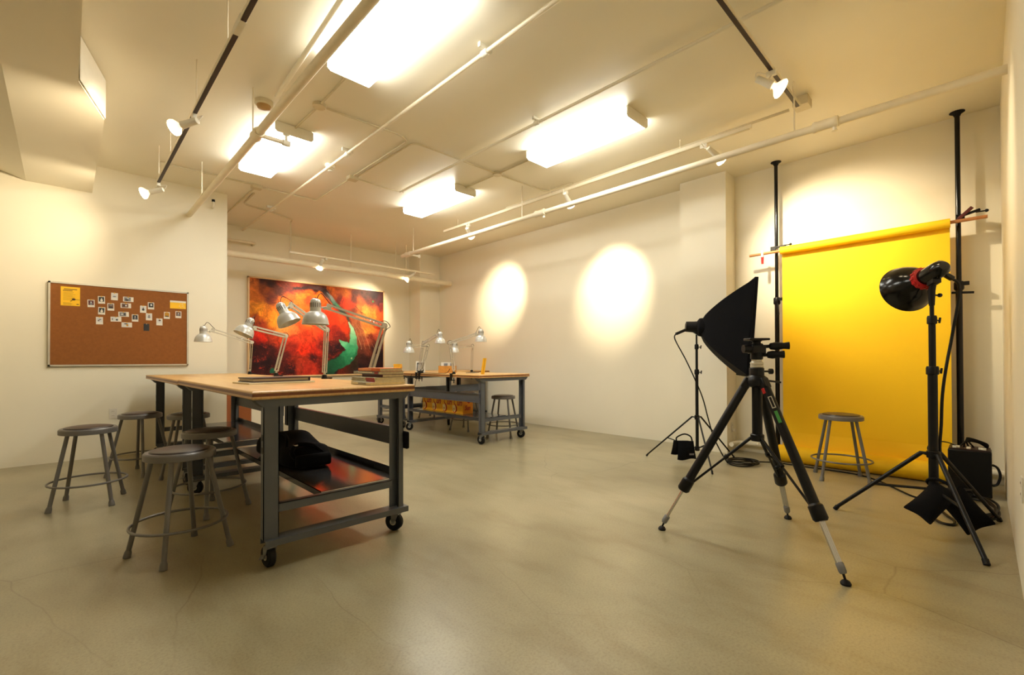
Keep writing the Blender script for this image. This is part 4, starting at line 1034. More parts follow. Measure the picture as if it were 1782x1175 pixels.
    def lay(pl, cols, soft=5, dark=0.6, edge=None):
        nonlocal C
        b, t = river(pl)
        dk = np.exp(-((b-1.35)/0.45)**2)*dark; C = C*(1-dk[..., None])
        ins = np.clip((1.1-b)*soft, 0, 1)[..., None]
        n = len(cols); cc = np.array([lin(c)[:3] for c in cols]); x = t*(n-1); i0 = np.clip(x.astype(int), 0, n-2); f = (x-i0)[..., None]
        rc = (cc[i0]*(1-f)+cc[i0+1]*f)*(0.45+1.1*fl)[..., None]*(0.75+.5*grain)[..., None]
        C = C*(1-ins)+rc*ins
        if edge:
            e = np.exp(-((b-1.02)/0.10)**2)[..., None]*0.55; C = C*(1-e)+np.array(lin(edge)[:3])*e
    lay([(560, 180, 14), (700, 165, 22), (820, 170, 26), (900, 215, 34), (950, 290, 34), (1010, 360, 34), (1080, 430, 28), (1140, 490, 20), (1170, 560, 12)], ['301016', '2a1014', '4a3034', '2c1a1e', '5a4a50', '3c4a48', '2c3a34', '34302c', '5a4034'], 4, 0.45)
    lay([(925, 240, 6), (960, 275, 14), (1000, 350, 22), (1050, 385, 18), (1090, 425, 8)], ['7a7484', '8a8a94', '4a7a6a', '3c7a5c', '2c4a3c'], 4, 0.0)
    lay([(1165, 560, 10), (1190, 640, 34), (1200, 740, 58), (1190, 850, 84), (1130, 940, 104), (1000, 1020, 96), (950, 1150, 80)], ['b08060', '8fae90', '2c2018', '2a1418', '24101a', '200e18', '1c0e16'], 3, 0.25)
    lay([(1160, 560, 6), (1190, 630, 22), (1205, 720, 45), (1200, 800, 62), (1215, 850, 55), (1230, 900, 30)], ['9ac8a8', 'a8d8b8', '7cc8a0', '5cb890', '3c9870', '2c7a58'], 7, 0.0)
    lay([(1050, 755, 5), (1085, 790, 26), (1140, 820, 50), (1180, 850, 50)], ['5caa88', '6cc098', '4cae84', '44a47c'], 8, 0.0)
    lay([(1190, 850, 60), (1160, 920, 95), (1080, 980, 80), (1000, 1020, 80), (950, 1080, 70), (960, 1150, 60)], ['44a87c', '2c8a64', '1e6a4a', '1a5a40', '184a38', '163c30'], 6, 0.0)
    for k, (o, c) in enumerate(((0, 'c8906c'), (38, 'b87454'), (80, 'd08868'), (120, '9a5440'))):
        lay([(1190+o, 560, 3), (1235+o, 640, 4), (1262+o*1.1, 740, 4), (1300+o*1.2, 850, 3)], [c, c, c], 1.2, 0.1)
    lay([(1225, 380, 3), (1270, 440, 4), (1330, 452, 4), (1352, 470, 3)], ['5a2018', '5a2018', '5a2018'], 3, 0.1)
    for (X, Y, r_, h) in ((325, 1075, .035, '1c5a48'), (1425, 325, .016, '2a6a3a'), (1495, 830, .02, '6a7068'), (1190, 948, .011, 'c8d8b8')):
        a, b = cv(X, Y); q = np.clip((1-np.hypot((ru-a)*asp, rv-b)/r_)*3, 0, 1)[..., None]; C = C*(1-q)+np.array(lin(h)[:3])*q
    C = C*np.array([0.90, 0.92, 0.80])
    return np.clip(C, 0, 1)

def painting():
    x0, x1, z0, z1 = 2.262, 4.842, 0.85, 2.607
    t = thing('painting', 'large abstract painting in orange, dark red and green on the back wall', 'painting', ((x0+x1)/2, 8.87, z0))
    m = MB(); fw_ = 0.022
    m.box(x0, x1, 8.835, 8.898, z1-fw_, z1); m.box(x0, x1, 8.835, 8.898, z0, z0+fw_); m.box(x0, x0+fw_, 8.835, 8.898, z0, z1); m.box(x1-fw_, x1, 8.835, 8.898, z0, z1)
    m.build('frame', 'frame', t, smooth=False)
    NX, NY = 520, 354
    C_ = paint_array(NX, NY, lin, (x1-x0)/(z1-z0))
    u, v = np.meshgrid(np.linspace(0, 1, NX), np.linspace(0, 1, NY))
    me = bpy.data.meshes.new('canvas')
    X = x0+fw_+(x1-x0-2*fw_)*u; Z = z1-fw_-(z1-z0-2*fw_)*v
    off = t.location
    verts = np.stack([X-off.x, np.full_like(X, 8.848)-off.y, Z-off.z], -1).reshape(-1, 3)
    idx = np.arange(NX*NY).reshape(NY, NX)
    q = np.stack([idx[:-1, :-1], idx[1:, :-1], idx[1:, 1:], idx[:-1, 1:]], -1).reshape(-1, 4)
    me.from_pydata(verts.tolist(), [], q.tolist())
    ca = me.color_attributes.new('paint', 'FLOAT_COLOR', 'POINT')
    ca.data.foreach_set('color', np.concatenate([C_.reshape(-1, 3), np.ones((NX*NY, 1))], 1).astype(np.float32).ravel())
    mm, nt, b = nmat('painted_canvas')
    at = nt.nodes.new('ShaderNodeAttribute'); at.attribute_name = 'paint'
    nt.links.new(at.outputs['Color'], b.inputs['Base Color']); b.inputs['Roughness'].default_value = 0.5; b.inputs['Specular IOR Level'].default_value = 0.2
    me.materials.append(mm)
    o = bpy.data.objects.new('canvas', me); COL.objects.link(o); o.parent = t
    MB().box(x0+0.01, x1-0.01, 8.852, 8.897, z0+0.01, z1-0.01).build('backing', 'brownwood', t, smooth=False)
painting()

# ------------------------------------------------------------------ yellow backdrop and its poles
def pole(x, y, label, collars):
    t = thing('floor_to_ceiling_pole', label, 'pole', (x, y, 0), 'black floor to ceiling poles')
    MB().tube([(x, y, 0.03), (x, y, 1.86)], 0.024, 18).build('lower_tube', 'blackgloss', t)
    MB().tube([(x, y, 1.80), (x, y, CH-0.03)], 0.019, 18).build('upper_tube', 'blackgloss', t)
    MB().lathe([(0.022, 0), (0.03, 0.02), (0.055, 0.036), (0.055, 0.04)], (x, y, CH-0.042), (0, 0, 1), 22).build('ceiling_pad', 'rubber', t)
    MB().lathe([(0.055, 0.0), (0.055, 0.006), (0.03, 0.03), (0.024, 0.05)], (x, y, 0), (0, 0, 1), 22).build('floor_pad', 'rubber', t)
    m = MB().lathe([(0.028, -0.05), (0.036, -0.035), (0.036, 0.02), (0.028, 0.035)], (x, y, 1.83), (0, 0, 1), 18); m.obox((x-0.01, y-0.045, 1.84), 0.03, 0.05, 0.035, (1, 0, 0), (0, 1, 0), (0, 0, 1))
    m.build('lock_collar', 'black', t, bevel=0.002)
    m = MB().bar((x-0.02, y+0.05, 1.76), (x-0.02, y-0.10, 1.75), 0.025, 0.02) if collars else MB().bar((x-0.02, y-0.01, 1.80), (x-0.02, y-0.02, 1.66), 0.025, 0.02)
    m.build('lock_lever', 'black', t, bevel=0.003)
pole(5.95, 1.672, 'black floor to ceiling pole left of the yellow backdrop', False)
pole(5.965, 0.150, 'black floor to ceiling pole right of the yellow backdrop', True)
def backdrop():
    xr, zr, rr = 5.84, 2.385, 0.042
    ya, yb = 0.20, 1.60
    t = thing('paper_backdrop', 'wide yellow paper backdrop hanging from a roll to the floor', 'backdrop', (5.83, 0.9, 0))
    MB().tube([(xr, ya, zr+0.01), (xr, yb, zr-0.005)], rr, 28).build('paper_roll', 'yellow', t)
    # sheet: from the front of the roll to the floor
    prof = [(xr+rr, zr-0.002), (xr+rr, 2.0), (xr+rr-0.002, 1.0), (xr+rr-0.008, 0.32), (xr+0.0, 0.12)]
    m = MB(); o = 0
    for i, (x, zz) in enumerate(prof):
        for y in (ya+0.004, yb-0.004):
            m.v += [V((x, y, zz)), V((x+0.0012, y, zz))]
    for i in range(len(prof)-1):
        a = i*4; b = a+4
        m.f += [(a, a+2, b+2, b), (a+1, b+1, b+3, a+3), (a, b, b+1, a+1), (a+2, a+3, b+3, b+2)]
    m.f += [(0, 1, 3, 2), (len(m.v)-4, len(m.v)-2, len(m.v)-1, len(m.v)-3)]
    m.build('hanging_sheet', 'yellow', t, smooth=False)
    MB().tube([(5.77, ya-0.01, 0.096), (5.77, yb+0.01, 0.092)], 0.092, 28).build('floor_roll', 'yellow', t)
    t = thing('crossbar', 'brown wooden bar carrying the yellow paper roll between the poles', 'bar', (xr, 0.9, zr))
    MB().tube([(xr, -0.04, zr+0.018), (xr, 1.93, zr-0.012)], 0.016, 12).build('dowel', 'dowel', t)
    for (y, zz, lab) in ((1.68, zr, 'black clamp holding the bar at the left pole'), (0.135, zr+0.02, 'black clamp holding the bar at the right pole')):
        t = thing('pole_clamp', lab, 'clamp', (xr+0.05, y, zz))
        m = MB().obox((5.90, y, zz+0.035), 0.10, 0.06, 0.05, (1, 0, 0), (0, 1, 0), (0, 0, 1))
        m.bar((5.86, y-0.02, zz+0.045), (5.86, y-0.13, zz+0.075 if y < 1 else zz+0.05), 0.02, 0.022)
        m.build('jaw', 'black', t, bevel=0.004)
        m = MB().tube([(5.88, y-0.10, zz+0.06), (5.88, y-0.17, zz+0.06)], 0.006, 8); m.ball((5.88, y-0.17, zz+0.06), 0.014)
        m.build('tightening_screw', 'black', t)
        if y < 1:
            MB().bar((5.85, y+0.015, zz+0.01), (5.85, y-0.08, zz+0.105), 0.02, 0.028).build('handle', 'photo_red', t, bevel=0.004, label='dark red handle')
    t = thing('spring_clamp', 'small clamp with a red grip hanging on the left end of the wooden bar', 'clamp', (xr, 1.79, zr))
    MB().bar((xr-0.018, 1.785, zr+0.03), (xr-0.018, 1.785, zr-0.055), 0.026, 0.010, (1, 0, 0)).build('jaw', 'chrome', t, bevel=0.003)
    MB().tube([(xr-0.018, 1.785, zr-0.05), (xr-0.018, 1.785, zr-0.13)], [0.015, 0.013], 12).build('grip', 'red', t, label='red grip')
backdrop()

# ------------------------------------------------------------------ light stand builder
def light_stand(c, feet, hub_z, base_z, top_z, r0, label, collars, rtop=0.010):
    c = V(c)
    t = thing('light_stand', label, 'light stand', c, 'black light stands')
    zs = [base_z-0.03] + collars + [top_z]
    for i in range(len(zs)-1):
        rr = r0-(r0-rtop)*i/max(1, len(zs)-2)
        MB().tube([c+V((0, 0, zs[i])), c+V((0, 0, zs[i+1]))], rr, 14).build('tube_section', 'black', t)
    for i, zc in enumerate(collars):
        rr = r0-(r0-rtop)*i/max(1, len(zs)-2)
        m = MB().lathe([(rr+0.003, -0.045), (rr+0.008, -0.04), (rr+0.008, 0.0), (rr+0.004, 0.012)], c+V((0, 0, zc)), (0, 0, 1), 16)
        k = c+V((0, 0, zc-0.02)); m.tube([k, k+RTv*(rr+0.028)], 0.005, 8)
        m.build('collar', 'black', t)
        MB().bar(k+RTv*(rr+0.03)+V((0, 0, -0.018)), k+RTv*(rr+0.036)+V((0, 0, 0.02)), 0.010, 0.012, RTv).build('knob', 'black', t, bevel=0.003)
    MB().lathe([(r0+0.004, -0.025), (r0+0.010, -0.02), (r0+0.010, 0.02), (r0+0.004, 0.025)], c+V((0, 0, hub_z)), (0, 0, 1), 16).build('upper_hub', 'black', t)
    MB().lathe([(r0+0.003, -0.03), (r0+0.009, -0.025), (r0+0.009, 0.015), (r0+0.003, 0.02)], c+V((0, 0, base_z)), (0, 0, 1), 16).build('lower_hub', 'black', t)
    for f in feet:
        f = V(f); d = (f-c); d.z = 0; dn = d.normalized()
        a = c+dn*(r0+0.035)+V((0, 0, hub_z+0.005))
        leg = MB().tube([c+dn*r0+V((0, 0, hub_z)), a, f+V((0, 0, 0.012))], [r0*0.5, r0*0.55, r0*0.50], 10).build('leg', 'black', t)
        MB().tube([f+V((0, 0, 0.012))+(a-f)*0.035, f+V((0, 0, 0.004))], r0*0.62, 10).build('foot_cap', 'rubber', leg)
        mid = a.lerp(f, 0.52)
        MB().tube([c+dn*(r0+0.002)+V((0, 0, base_z)), mid], r0*0.36, 8).build('brace', 'black', t)
    return t
light_stand((5.03, 2.22, 0), [(4.936, 2.788, 0), (4.609, 1.882, 0), (5.537, 2.01, 0)], 0.50, 0.16, 1.42, 0.017, 'slim black stand carrying the softbox', [1.02, 1.30])
light_stand((4.178, 0.237, 0), [(4.191, 0.793, 0), (3.645, -0.007, 0), (4.697, -0.074, 0)], 0.50, 0.265, 1.52, 0.026, 'thick black stand carrying the round reflector light', [1.08, 1.42], rtop=0.012)

# ------------------------------------------------------------------ softbox
def softbox():
    A = V((5.045, 2.19, 1.50))
    n = V((0.47, -0.87, -0.07)).normalized()
    t = thing('softbox', 'large black softbox light seen from behind, on the slim stand', 'softbox', (5.03, 2.22, 1.42))
    side = V((0, 0, 1)).cross(n).normalized(); up = n.cross(side).normalized()
    L, HW, HH = 0.45, 0.36, 0.50
    secs = []
    N_ = 12
    m = MB()
    for i in range(N_+1):
        s = i/N_; g = s**0.73
        hw = 0.075+(HW-0.075)*g; hh = 0.085+(HH-0.085)*g; d = 0.02+L*s
        ring = [(-1, -1), (0, -1.0+0.03*math.sin(s*PI)), (1, -1), (1-0.03*math.sin(s*PI), 0), (1, 1), (0, 1), (-1, 1), (-1+0.03*math.sin(s*PI), 0)]
        for a, b in ring: m.v.append(A+n*d+side*(a*hw)+up*(b*hh))
    for i in range(N_):
        for k in range(8): m.f.append((i*8+k, i*8+(k+1) % 8, (i+1)*8+(k+1) % 8, (i+1)*8+k))
    o = m.build('shell', 'fabric', t)
    so = o.modifiers.new('solid', 'SOLIDIFY'); so.thickness = 0.004
    B = A+n*(0.02+L)
    MB().obox(B-n*0.045, 2*HW-0.12, 2*HH-0.14, 0.004, side, up, n).build('diffuser', 'paper', t)
    m = MB()
    for a in (-1, 1):
        m.bar(B+side*(a*HW)-up*HH, B+side*(a*HW)+up*HH, 0.012, 0.03, n); m.bar(B+up*(a*HH)-side*HW, B+up*(a*HH)+side*HW, 0.012, 0.03, n)
    m.build('front_lip', 'fabric', t)
    MB().obox(A+n*0.42-side*(0.075+(HW-0.075)*0.7+0.01)-up*0.25, 0.02, 0.004, 0.12, n, side, up).build('vent_flap', 'photo_dark', t)
    # ruffled collar + lamp head
    MB().lathe([(0.07, -0.03), (0.098, -0.01), (0.105, 0.03), (0.10, 0.07)], A, n, 22).build('collar', 'fabric', t)
    h = MB().lathe([(0.03, -0.155), (0.058, -0.145), (0.062, -0.06), (0.066, -0.02), (0.06, 0.02)], A, n, 22).build('lamp_head', 'black', t)
    MB().tube([A-n*0.10, A-n*0.11+V((0, 0, -0.03)), V((5.03, 2.22, 1.435))], 0.013, 10).build('tilt_bracket', 'black', t)
    MB().lathe([(0.018, -0.02), (0.018, 0.02)], V((5.03, 2.22, 1.44)), side, 14).build('tilt_knob', 'black', t)
    p = A-n*0.10
    q = p-RTv*0.16+V((0, 0, -0.08))
    MB().bar(p-RTv*0.02+V((0, 0, -0.02)), q, 0.035, 0.03).build('cord_grip', 'black', t, bevel=0.006)
    # cable to the floor coil
    c = V((5.03, 2.22, 0))
    pts = [q, q+V((0, 0, -0.06))-RTv*0.01, V((4.965, 2.32, 1.15)), V((5.0, 2.24, 0.95)), V((5.06, 2.17, 0.72)), V((5.08, 2.12, 0.50)), V((5.12, 2.08, 0.30)), V((5.18, 2.02, 0.12)), V((5.22, 1.97, 0.012))]
    for k in range(0, 50):
        a = k/12*2*PI+2.2; rr = 0.135+0.025*math.sin(k*0.8)
        pts.append(V((5.30+rr*1.1*math.cos(a), 1.84+rr*math.sin(a), 0.008+0.009*(k/12))))
    pts += [V((5.45, 1.72, 0.02)), V((5.60, 1.58, 0.007)), V((5.60, 1.30, 0.007)), V((5.61, 1.06, 0.007)), V((5.58, 0.85, 0.007)), V((5.40, 0.66, 0.007)), V((5.15, 0.50, 0.007)), V((5.0, 0.38, 0.007)), V((5.10, 0.25, 0.007)), V((5.30, 0.2, 0.01))]
    tag(MB().tube(smoothpath(pts, 4), 0.007, 8).build('power_cable', 'cable'), 'black cable from the softbox, coiled on the floor and running to the power pack', 'cable')
softbox()

# ------------------------------------------------------------------ sandbags
def sandbag(c, s, u, label, rz=0.0, droop=0.0):
    """two flat lobes with a strap handle"""
    c, s = V(c), V(s).normalized(); d = V((0, 0, 1)).cross(s).normalized()
    t = thing('sandbag', label, 'sandbag', c)
    for k, (dd, da, h) in enumerate(((0.04, -0.03*u, 0.155*u), (-0.04, 0.015*u, 0.20*u))):
        m = MB(); w0, w1 = 0.085*u, 0.105*u
        P = []
        nx, nz = 8, 6
        for fb in (-1, 1):
            for i in range(nz+1):
                for j in range(nx+1):
                    a = j/nx*2-1; b = i/nz
                    th = 0.028*u*(1-abs(a)**3)*(math.sin(PI*min(b*0.9+0.1, 1)))*fb + 0.002*fb
                    wd = w0+(w1-w0)*(b**1.5)
                    m.v.append(c+s*(a*wd+da)+d*(dd*(0.3+0.7*b)+th)+V((0, 0, -b*h+0.01*math.sin(a*3)*b)))
        N1 = (nz+1)*(nx+1)
        for q in range(2):
            for i in range(nz):
                for j in range(nx):
                    a = q*N1+i*(nx+1)+j; m.f.append((a, a+1, a+nx+2, a+nx+1))
        bd = [j for j in range(nx+1)]+[(i)*(nx+1)+nx for i in range(1, nz+1)]+[nz*(nx+1)+j for j in range(nx-1, -1, -1)]+[i*(nx+1) for i in range(nz-1, 0, -1)]
        for i in range(len(bd)): a, b = bd[i], bd[(i+1) % len(bd)]; m.f.append((a, b, b+N1, a+N1))
        m.build('bag_lobe', 'fabric', t)
    MB().tube(smoothpath([c-s*0.085*u, c-s*0.08*u+V((0, 0, 0.04*u)), c+V((0, 0, 0.075*u)), c+s*0.07*u+V((0, 0, 0.05*u)), c+s*0.09*u]), 0.008, 8).build('handle', 'fabric', t)
    return t, c, s, d
sb, c_, s_, d_ = sandbag((4.955, 2.335, 0.235), RTv*1, 1.0, 'small black sandbag hung on the softbox stand')
MB().obox(c_+s_*0.055-d_*0.075+V((0, 0, -0.135)), 0.05, 0.002, 0.018, s_, d_, (0, 0, 1)).build('patch', 'photo_grey', sb, label='grey patch')
def big_sandbag():
    t = thing('sandbag', 'larger black sandbag hung low on the reflector light stand', 'sandbag', (4.15, 0.2, 0.2))
    def lobe(a, b, w, th, nrm):
        a, b, nrm = V(a), V(b), V(nrm); d = (b-a); L = d.length; d = d.normalized(); sd = nrm.cross(d).normalized(); nn = d.cross(sd)
        m = MB(); nx, ny = 9, 9; N1 = (nx+1)*(ny+1)
        for fb in (-1, 1):
            for i in range(ny+1):
                for j in range(nx+1):
                    p, q = j/nx*2-1, i/ny
                    pinch = 1-0.10*math.sin(PI*q)+0.05*math.cos(3*p)
                    tt = th*(1-abs(p)**2.5)*(max(math.sin(PI*q), 0)**0.6)*fb+0.002*fb
                    m.v.append(a+d*(q*L*(1+0.06*abs(p)))+sd*(p*w*pinch)+nn*tt)
        for q in range(2):
            for i in range(ny):
                for j in range(nx):
                    k = q*N1+i*(nx+1)+j; m.f.append((k, k+1, k+nx+2, k+nx+1))
        bd = [j for j in range(nx+1)]+[i*(nx+1)+nx for i in range(1, ny+1)]+[ny*(nx+1)+j for j in range(nx-1, -1, -1)]+[i*(nx+1) for i in range(ny-1, 0, -1)]
        for i in range(len(bd)): k, l = bd[i], bd[(i+1) % len(bd)]; m.f.append((k, l, l+N1, k+N1))
        m.build('bag_lobe', 'fabric', t, subsurf=1)
    lobe((4.16, 0.17, 0.29), (3.93, 0.30, 0.14), 0.085, 0.04, (-0.6, -0.3, 0.75))
    lobe((4.17, 0.17, 0.27), (4.19, 0.02, 0.06), 0.09, 0.045, (-0.85, 0.1, 0.5))
    MB().tube(smoothpath([(4.11, 0.13, 0.27), (4.08, 0.16, 0.33), (4.12, 0.23, 0.35), (4.19, 0.27, 0.31), (4.22, 0.23, 0.26)]), 0.010, 8).build('handle', 'fabric', t)
big_sandbag()

# ------------------------------------------------------------------ reflector light
def reflector_light():
    c = V((4.178, 0.237, 1.50))
    t = thing('studio_light', 'black studio light with a round dish reflector and red ring', 'studio light', c)
    ax = V((0.78, 0.56, -0.24)).normalized()
    nk = V((4.165, 0.232, 1.715))
    D = nk+ax*0.115
    MB().lathe([(0.060, -0.02), (0.066, 0.0), (0.098, 0.025), (0.135, 0.07), (0.157, 0.115), (0.166, 0.155), (0.170, 0.160), (0.164, 0.155), (0.152, 0.115), (0.128, 0.07), (0.090, 0.030), (0.055, 0.005)], D, ax, 44, caps=False).build('dish', 'blackgloss', t)
    m = MB().lathe([(0.058, -0.055), (0.072, -0.052), (0.074, -0.02), (0.066, -0.005)], D, ax, 28, caps=False)
    x, y, _ = frame_of(ax)
    for k in range(14):
        a = 2*PI*k/14; m.obox(D-ax*0.032+(x*math.cos(a)+y*math.sin(a))*0.074, 0.03, 0.014, 0.008, ax, (x*-math.sin(a)+y*math.cos(a)), x*math.cos(a)+y*math.sin(a))
    m.build('mount_ring', 'red', t, label='red mounting ring')
    hb = MB().lathe([(0.0, -0.235), (0.030, -0.230), (0.050, -0.205), (0.056, -0.17), (0.056, -0.04)], D, ax, 28).build('lamp_body', 'blackgloss', t)
    MB().obox(D-ax*0.15+V((0, 0, 0.056)), 0.06, 0.012, 0.003, ax, ax.cross(V((0, 0, 1))), (0, 0, 1)).build('stripe', 'chrome', hb)
    m = MB().tube([D-ax*0.13+V((0, 0, -0.04)), V((4.178, 0.237, 1.60)), V((4.178, 0.237, 1.50))], [0.018, 0.020, 0.016], 12)
    m.obox(D-ax*0.13+V((0, 0, -0.055)), 0.06, 0.05, 0.05, ax, ax.cross(V((0, 0, 1))), (0, 0, 1))
    m.tube([V((4.178, 0.237, 1.57)), V((4.178, 0.237, 1.57))+RTv*0.05], 0.006, 8); m.ball(V((4.178, 0.237, 1.57))+RTv*0.055, 0.014)
    m.build('tilt_bracket', 'black', t, bevel=0.003)
    g = D-ax*0.17+RTv*0.045+V((0, 0, -0.03))
    MB().bar(g, g+RTv*0.05+V((0, 0, -0.03)), 0.03, 0.028).build('cord_grip', 'black', t, bevel=0.005)
    p = g+RTv*0.05+V((0, 0, -0.03))
    pts = [p, p+RTv*0.045+V((0, 0, -0.07)), V((4.178, 0.237, 1.30))+RTv*0.135, V((4.178, 0.237, 1.10))+RTv*0.095, V((4.178, 0.237, 0.90))+RTv*0.065, V((4.178, 0.237, 0.70))+RTv*0.055, V((4.178, 0.237, 0.50))+RTv*0.045, V((4.30, 0.17, 0.30)), V((4.42, 0.14, 0.10)), V((4.55, 0.12, 0.012))]
    for k in range(44):
        a = k/11*2*PI+1.2; rr = 0.18+0.03*math.sin(k*0.9)
        pts.append(V((4.90+rr*1.7*math.cos(a), 0.045+rr*0.62*math.sin(a)+0.0, 0.008+0.011*(k/11))))
    pts += [V((5.1, 0.16, 0.03)), V((5.25, 0.13, 0.02)), V((5.33, 0.14, 0.08))]
    tag(MB().tube(smoothpath(pts, 4), 0.009, 8).build('power_cable', 'cable'), 'black cable from the reflector light, coiled by the right wall', 'cable')
    tag(MB().tube(smoothpath([(4.68, 0.27, 0.01), (4.53, 0.268, 0.01), (4.42, 0.25, 0.01), (4.335, 0.20, 0.01), (4.35, 0.15, 0.01), (4.46, 0.15, 0.01), (4.565, 0.19, 0.01), (4.70, 0.23, 0.01)]), 0.009, 8).build('power_cable', 'cable'), 'short loop of black cable under the larger sandbag', 'cable')
reflector_light()

def power_pack():
    x0, x1, y0, y1, h = 5.37, 5.60, -0.045, 0.215, 0.39
    t = thing('power_pack', 'black studio power pack box with white plugs on top, by the right wall', 'power pack', ((x0+x1)/2, (y0+y1)/2, 0))
    MB().box(x0, x1, y0, y1, 0.008, h-0.01).build('case', 'black', t, bevel=0.008)
    MB().box(x0+0.006, x1-0.006, y0+0.006, y1-0.006, h-0.012, h).build('control_panel', 'track_dark', t)
    m = MB()
    for y, dx in ((0.175, 0), (0.155, 0.02), (0.09, 0), (0.02, 0.01), (0.0, 0)): m.box(x0+0.02+dx, x0+0.045+dx, y-0.014, y+0.012, h, h+0.018)
    m.build('plug', 'title_white', t, bevel=0.003)
    MB().tube(smoothpath([(x0+0.02, y0, 0.28), (x0+0.02, y0-0.03, 0.26), (x0+0.02, y0-0.045, 0.20), (x0+0.02, y0-0.03, 0.13), (x0+0.02, y0, 0.11)]), 0.009, 8).build('handle', 'black', t)
    MB().tube(smoothpath([(x0+0.05, 0.16, h+0.01), (x0+0.03, 0.22, h+0.04), (x0+0.02, 0.30, h+0.035), (x0-0.02, 0.34, h-0.02), (x0-0.03, 0.30, h-0.08), (x0-0.01, 0.24, h-0.14)]), 0.005, 6).build('lead', 'cable', t)
    m = MB(); 
    for i in range(4): m.tube(smoothpath([(x0+0.10+0.02*i, 0.15-0.03*i, h), (x0+0.12, 0.10, h+0.05+0.01*i), (x0+0.16, 0.03-0.015*i, h+0.04), (x0+0.18, -0.02, h)]), 0.006, 6)
    m.build('lead', 'cable', t)
power_pack()

# ------------------------------------------------------------------ camera tripod
def tripod():
    c = V((3.14, 1.0, 0)); feet = [V((2.875, 1.512, 0)), V((2.833, 0.493, 0)), V((3.711, 0.983, 0))]
    t = thing('tripod', 'big black camera tripod with silver lower legs in the right foreground', 'tripod', c)
    MB().lathe([(0.030, 0.64), (0.030, 0.98)], c, (0, 0, 1), 20).build('center_column', 'black', t)
    MB().lathe([(0.034, 0.625), (0.040, 0.63), (0.040, 0.665), (0.034, 0.67)], c, (0, 0, 1), 20).build('column_hub', 'black', t)
    m = MB().lathe([(0.040, 0.965), (0.062, 0.975), (0.066, 1.005), (0.055, 1.03), (0.042, 1.04), (0.042, 1.085), (0.036, 1.09)], c, (0, 0, 1), 24)
    m.tube([c+V((0, 0, 1.065)), c+V((0, 0, 1.065))+RTv*0.085], 0.006, 8)
    m.build('shoulder', 'black', t)
    MB().lathe([(0.006, 0.0), (0.018, 0.002), (0.018, 0.02), (0.006, 0.022)], c+V((0, 0, 1.065))+RTv*0.078, RTv, 12).build('knob', 'black', t)
    MB().bar(c+V((0, 0, 1.01))+RTv*0.04, c+V((0, 0, 0.995))+RTv*0.15, 0.02, 0.012).build('crank', 'black', t, bevel=0.003)
    MB().lathe([(0.034, 1.088), (0.038, 1.092), (0.038, 1.104), (0.034, 1.106), (0.038, 1.110), (0.038, 1.122), (0.030, 1.128), (0.030, 1.14)], c, (0, 0, 1), 24).build('leveling_base', 'alu', t, label='silver leveling base')
    for i, f in enumerate(feet):
        d = (f-c); dn = d.normalized()
        a = c+dn*0.055+V((0, 0, 1.0)); f2 = f+V((0, 0, 0.03))
        P = lambda s: a.lerp(f2, s)
        sd = dn.cross(V((0, 0, 1)))
        leg = MB()
        leg.tube([P(0.0), P(0.71)], [0.026, 0.028], 14)
        leg = leg.build('leg', 'black', t)
        MB().obox(P(0.01), 0.07, 0.05, 0.05, (f2-a), sd, sd.cross(f2-a)).build('hinge', 'black', leg, bevel=0.008)
        MB().lathe([(0.028, 0), (0.038, 0.012), (0.039, 0.080), (0.030, 0.092)], P(0.665), (f2-a), 18).build('leg_lock', 'black', leg)
        m = MB()
        for q in (-0.011, 0.0, 0.011): m.tube([P(0.70)+sd*q, P(0.945)+sd*q], 0.0075, 10)
        m.build('lower_leg', 'chrome', leg, label='silver lower leg section')
        m = MB().lathe([(0.015, 0), (0.019, 0.005), (0.019, 0.045), (0.014, 0.055)], P(0.93), (f2-a), 14)
        m.build('foot_collar', 'photo_grey', leg)
        m = MB().tube([P(0.96), f+V((0, 0, 0.018))], 0.006, 8); m.lathe([(0.023, 0.0), (0.025, 0.008), (0.018, 0.020), (0.008, 0.026)], f, (0, 0, 1), 16)
        m.build('foot', 'rubber', leg)
        MB().obox(P(0.055)+sd*0.024, 0.035, 0.012, 0.02, (f2-a), sd, sd.cross(f2-a)).build('angle_release', 'red', leg, bevel=0.002, label='red angle release')
        # spreader
        e = P(0.69)-dn*0.03
        s0 = c+dn*0.035+V((0, 0, 0.645))
        sp = MB().tube([s0, s0.lerp(e, 0.42)], 0.010, 10).build('spreader', 'black', t)
        MB().tube([s0.lerp(e, 0.40), e], 0.0075, 10).build('spreader_rod', 'black', sp)
        k = s0.lerp(e, 0.42)
        m = MB().lathe([(0.015, -0.012), (0.015, 0.012)], k, (e-s0), 12); m.ball(k+sd*0.028+V((0, 0, -0.012)), 0.012); m.tube([k, k+sd*0.028+V((0, 0, -0.012))], 0.004, 6)
        m.build('spreader_knob', 'black', sp)
        if i == 1:
            nrm = (V((0, 0, 1.0))-(f2-a).normalized()*((f2-a).normalized().z)).normalized()
            n2 = (V((0, 0, 1.14))-a); n2 = (n2-(f2-a).normalized()*n2.dot((f2-a).normalized())).normalized()
            o = MB().obox(P(0.13)+n2*0.0275, 0.075, 0.022, 0.002, (f2-a), (f2-a).cross(n2), n2).build('badge', 'alu', leg, smooth=False, label='white outlined badge')
            MB().obox(P(0.13)+n2*0.0288, 0.065, 0.013, 0.001, (f2-a), (f2-a).cross(n2), n2).build('badge_face', 'black', o, smooth=False)
            cm('sticker_green', '#3d8a3c', 0.5)
            MB().obox(P(0.215)+n2*0.028, 0.075, 0.018, 0.002, (f2-a), (f2-a).cross(n2), n2).build('sticker', 'sticker_green', leg, smooth=False, label='green sticker')
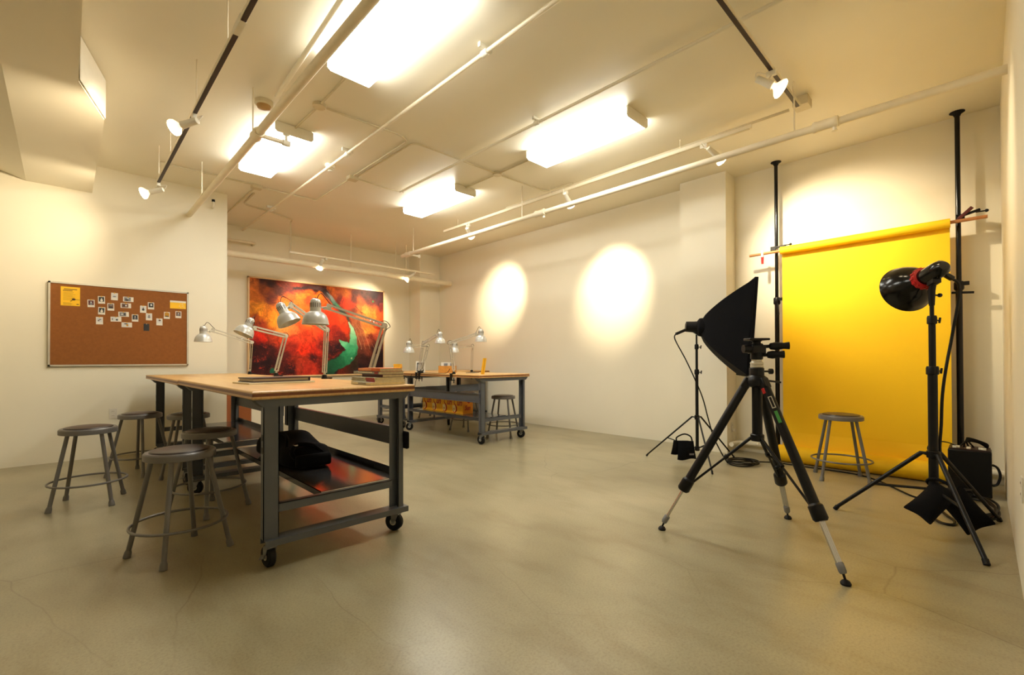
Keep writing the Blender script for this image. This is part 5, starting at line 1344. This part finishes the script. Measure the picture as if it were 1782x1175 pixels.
    # pan and tilt head
    h = thing('tripod_head', '', '', c+V((0, 0, 1.14))); bpy.data.objects.remove(h)
    m = MB().lathe([(0.030, 1.138), (0.036, 1.145), (0.036, 1.185), (0.028, 1.20)], c, (0, 0, 1), 20)
    m.obox(c+V((0, 0, 1.205)), 0.085, 0.07, 0.055, RTv, FWv, (0, 0, 1))
    head = m.build('pan_head', 'black', t, bevel=0.008)
    MB().tube([c+V((0, 0, 1.208))-RTv*0.085, c+V((0, 0, 1.210))+RTv*0.03], [0.026, 0.034], 14).build('tilt_joint', 'black', head)
    m = MB().obox(c+V((0, 0, 1.268))-RTv*0.0, 0.125, 0.09, 0.014, RTv, FWv, (0, 0, 1)); m.lathe([(0.030, 1.232), (0.022, 1.25), (0.035, 1.262)], c, (0, 0, 1), 18)
    m.build('camera_plate', 'black', head, bevel=0.004)
    for zz, oo, L in ((1.222, 0.03, 0.14), (1.168, 0.02, 0.12)):
        a = c+V((0, 0, zz))+RTv*oo-FWv*0.01; b = a+RTv*L-FWv*0.05+V((0, 0, 0.004))
        MB().tube([a, a.lerp(b, 0.25), a.lerp(b, 0.3), a.lerp(b, 0.5), a.lerp(b, 0.8), b], [0.011, 0.011, 0.021, 0.026, 0.020, 0.024], 14).build('pan_handle', 'rubber', head)
tripod()

# ------------------------------------------------------------------ outlets
def outlet(c, n, label, plug=False, double=True):
    c, n = V(c), V(n); s = V((0, 0, 1)).cross(n)
    t = thing('wall_outlet', label, 'outlet', c)
    MB().obox(c+n*0.003, 0.072, 0.118, 0.006, s, (0, 0, 1), n).build('plate', 'paper', t, bevel=0.002)
    for q in (-0.026, 0.026):
        f = MB().obox(c+n*0.0065+V((0, 0, q)), 0.034, 0.030, 0.003, s, (0, 0, 1), n).build('socket', 'paper', t, bevel=0.001)
        m = MB()
        for a in (-0.007, 0.007): m.obox(c+n*0.0083+s*a+V((0, 0, q+0.003)), 0.003, 0.009, 0.001, s, (0, 0, 1), n)
        m.build('slots', 'ink_dark', f, smooth=False)
    return t
cm('ink_dark', '#3c2408', 0.6)
outlet((0.42, 7.30, 0.51), (0, -1, 0), 'white wall outlet below the cork board')
outlet((3.21, -0.126, 0.53), (0, 1, 0), 'white wall outlet at the right edge of the picture')
t = outlet((5.93, 2.18, 0.30), (0, -1, 0), 'cream wall outlet with a plug on the side of the column')
MB().box(5.915, 5.945, 2.135, 2.172, 0.255, 0.285).build('plug', 'paper', t, bevel=0.003)
MB().tube([(5.93, 2.15, 0.26), (5.93, 2.15, 0.13)], 0.004, 6).build('cord', 'conduit', t)
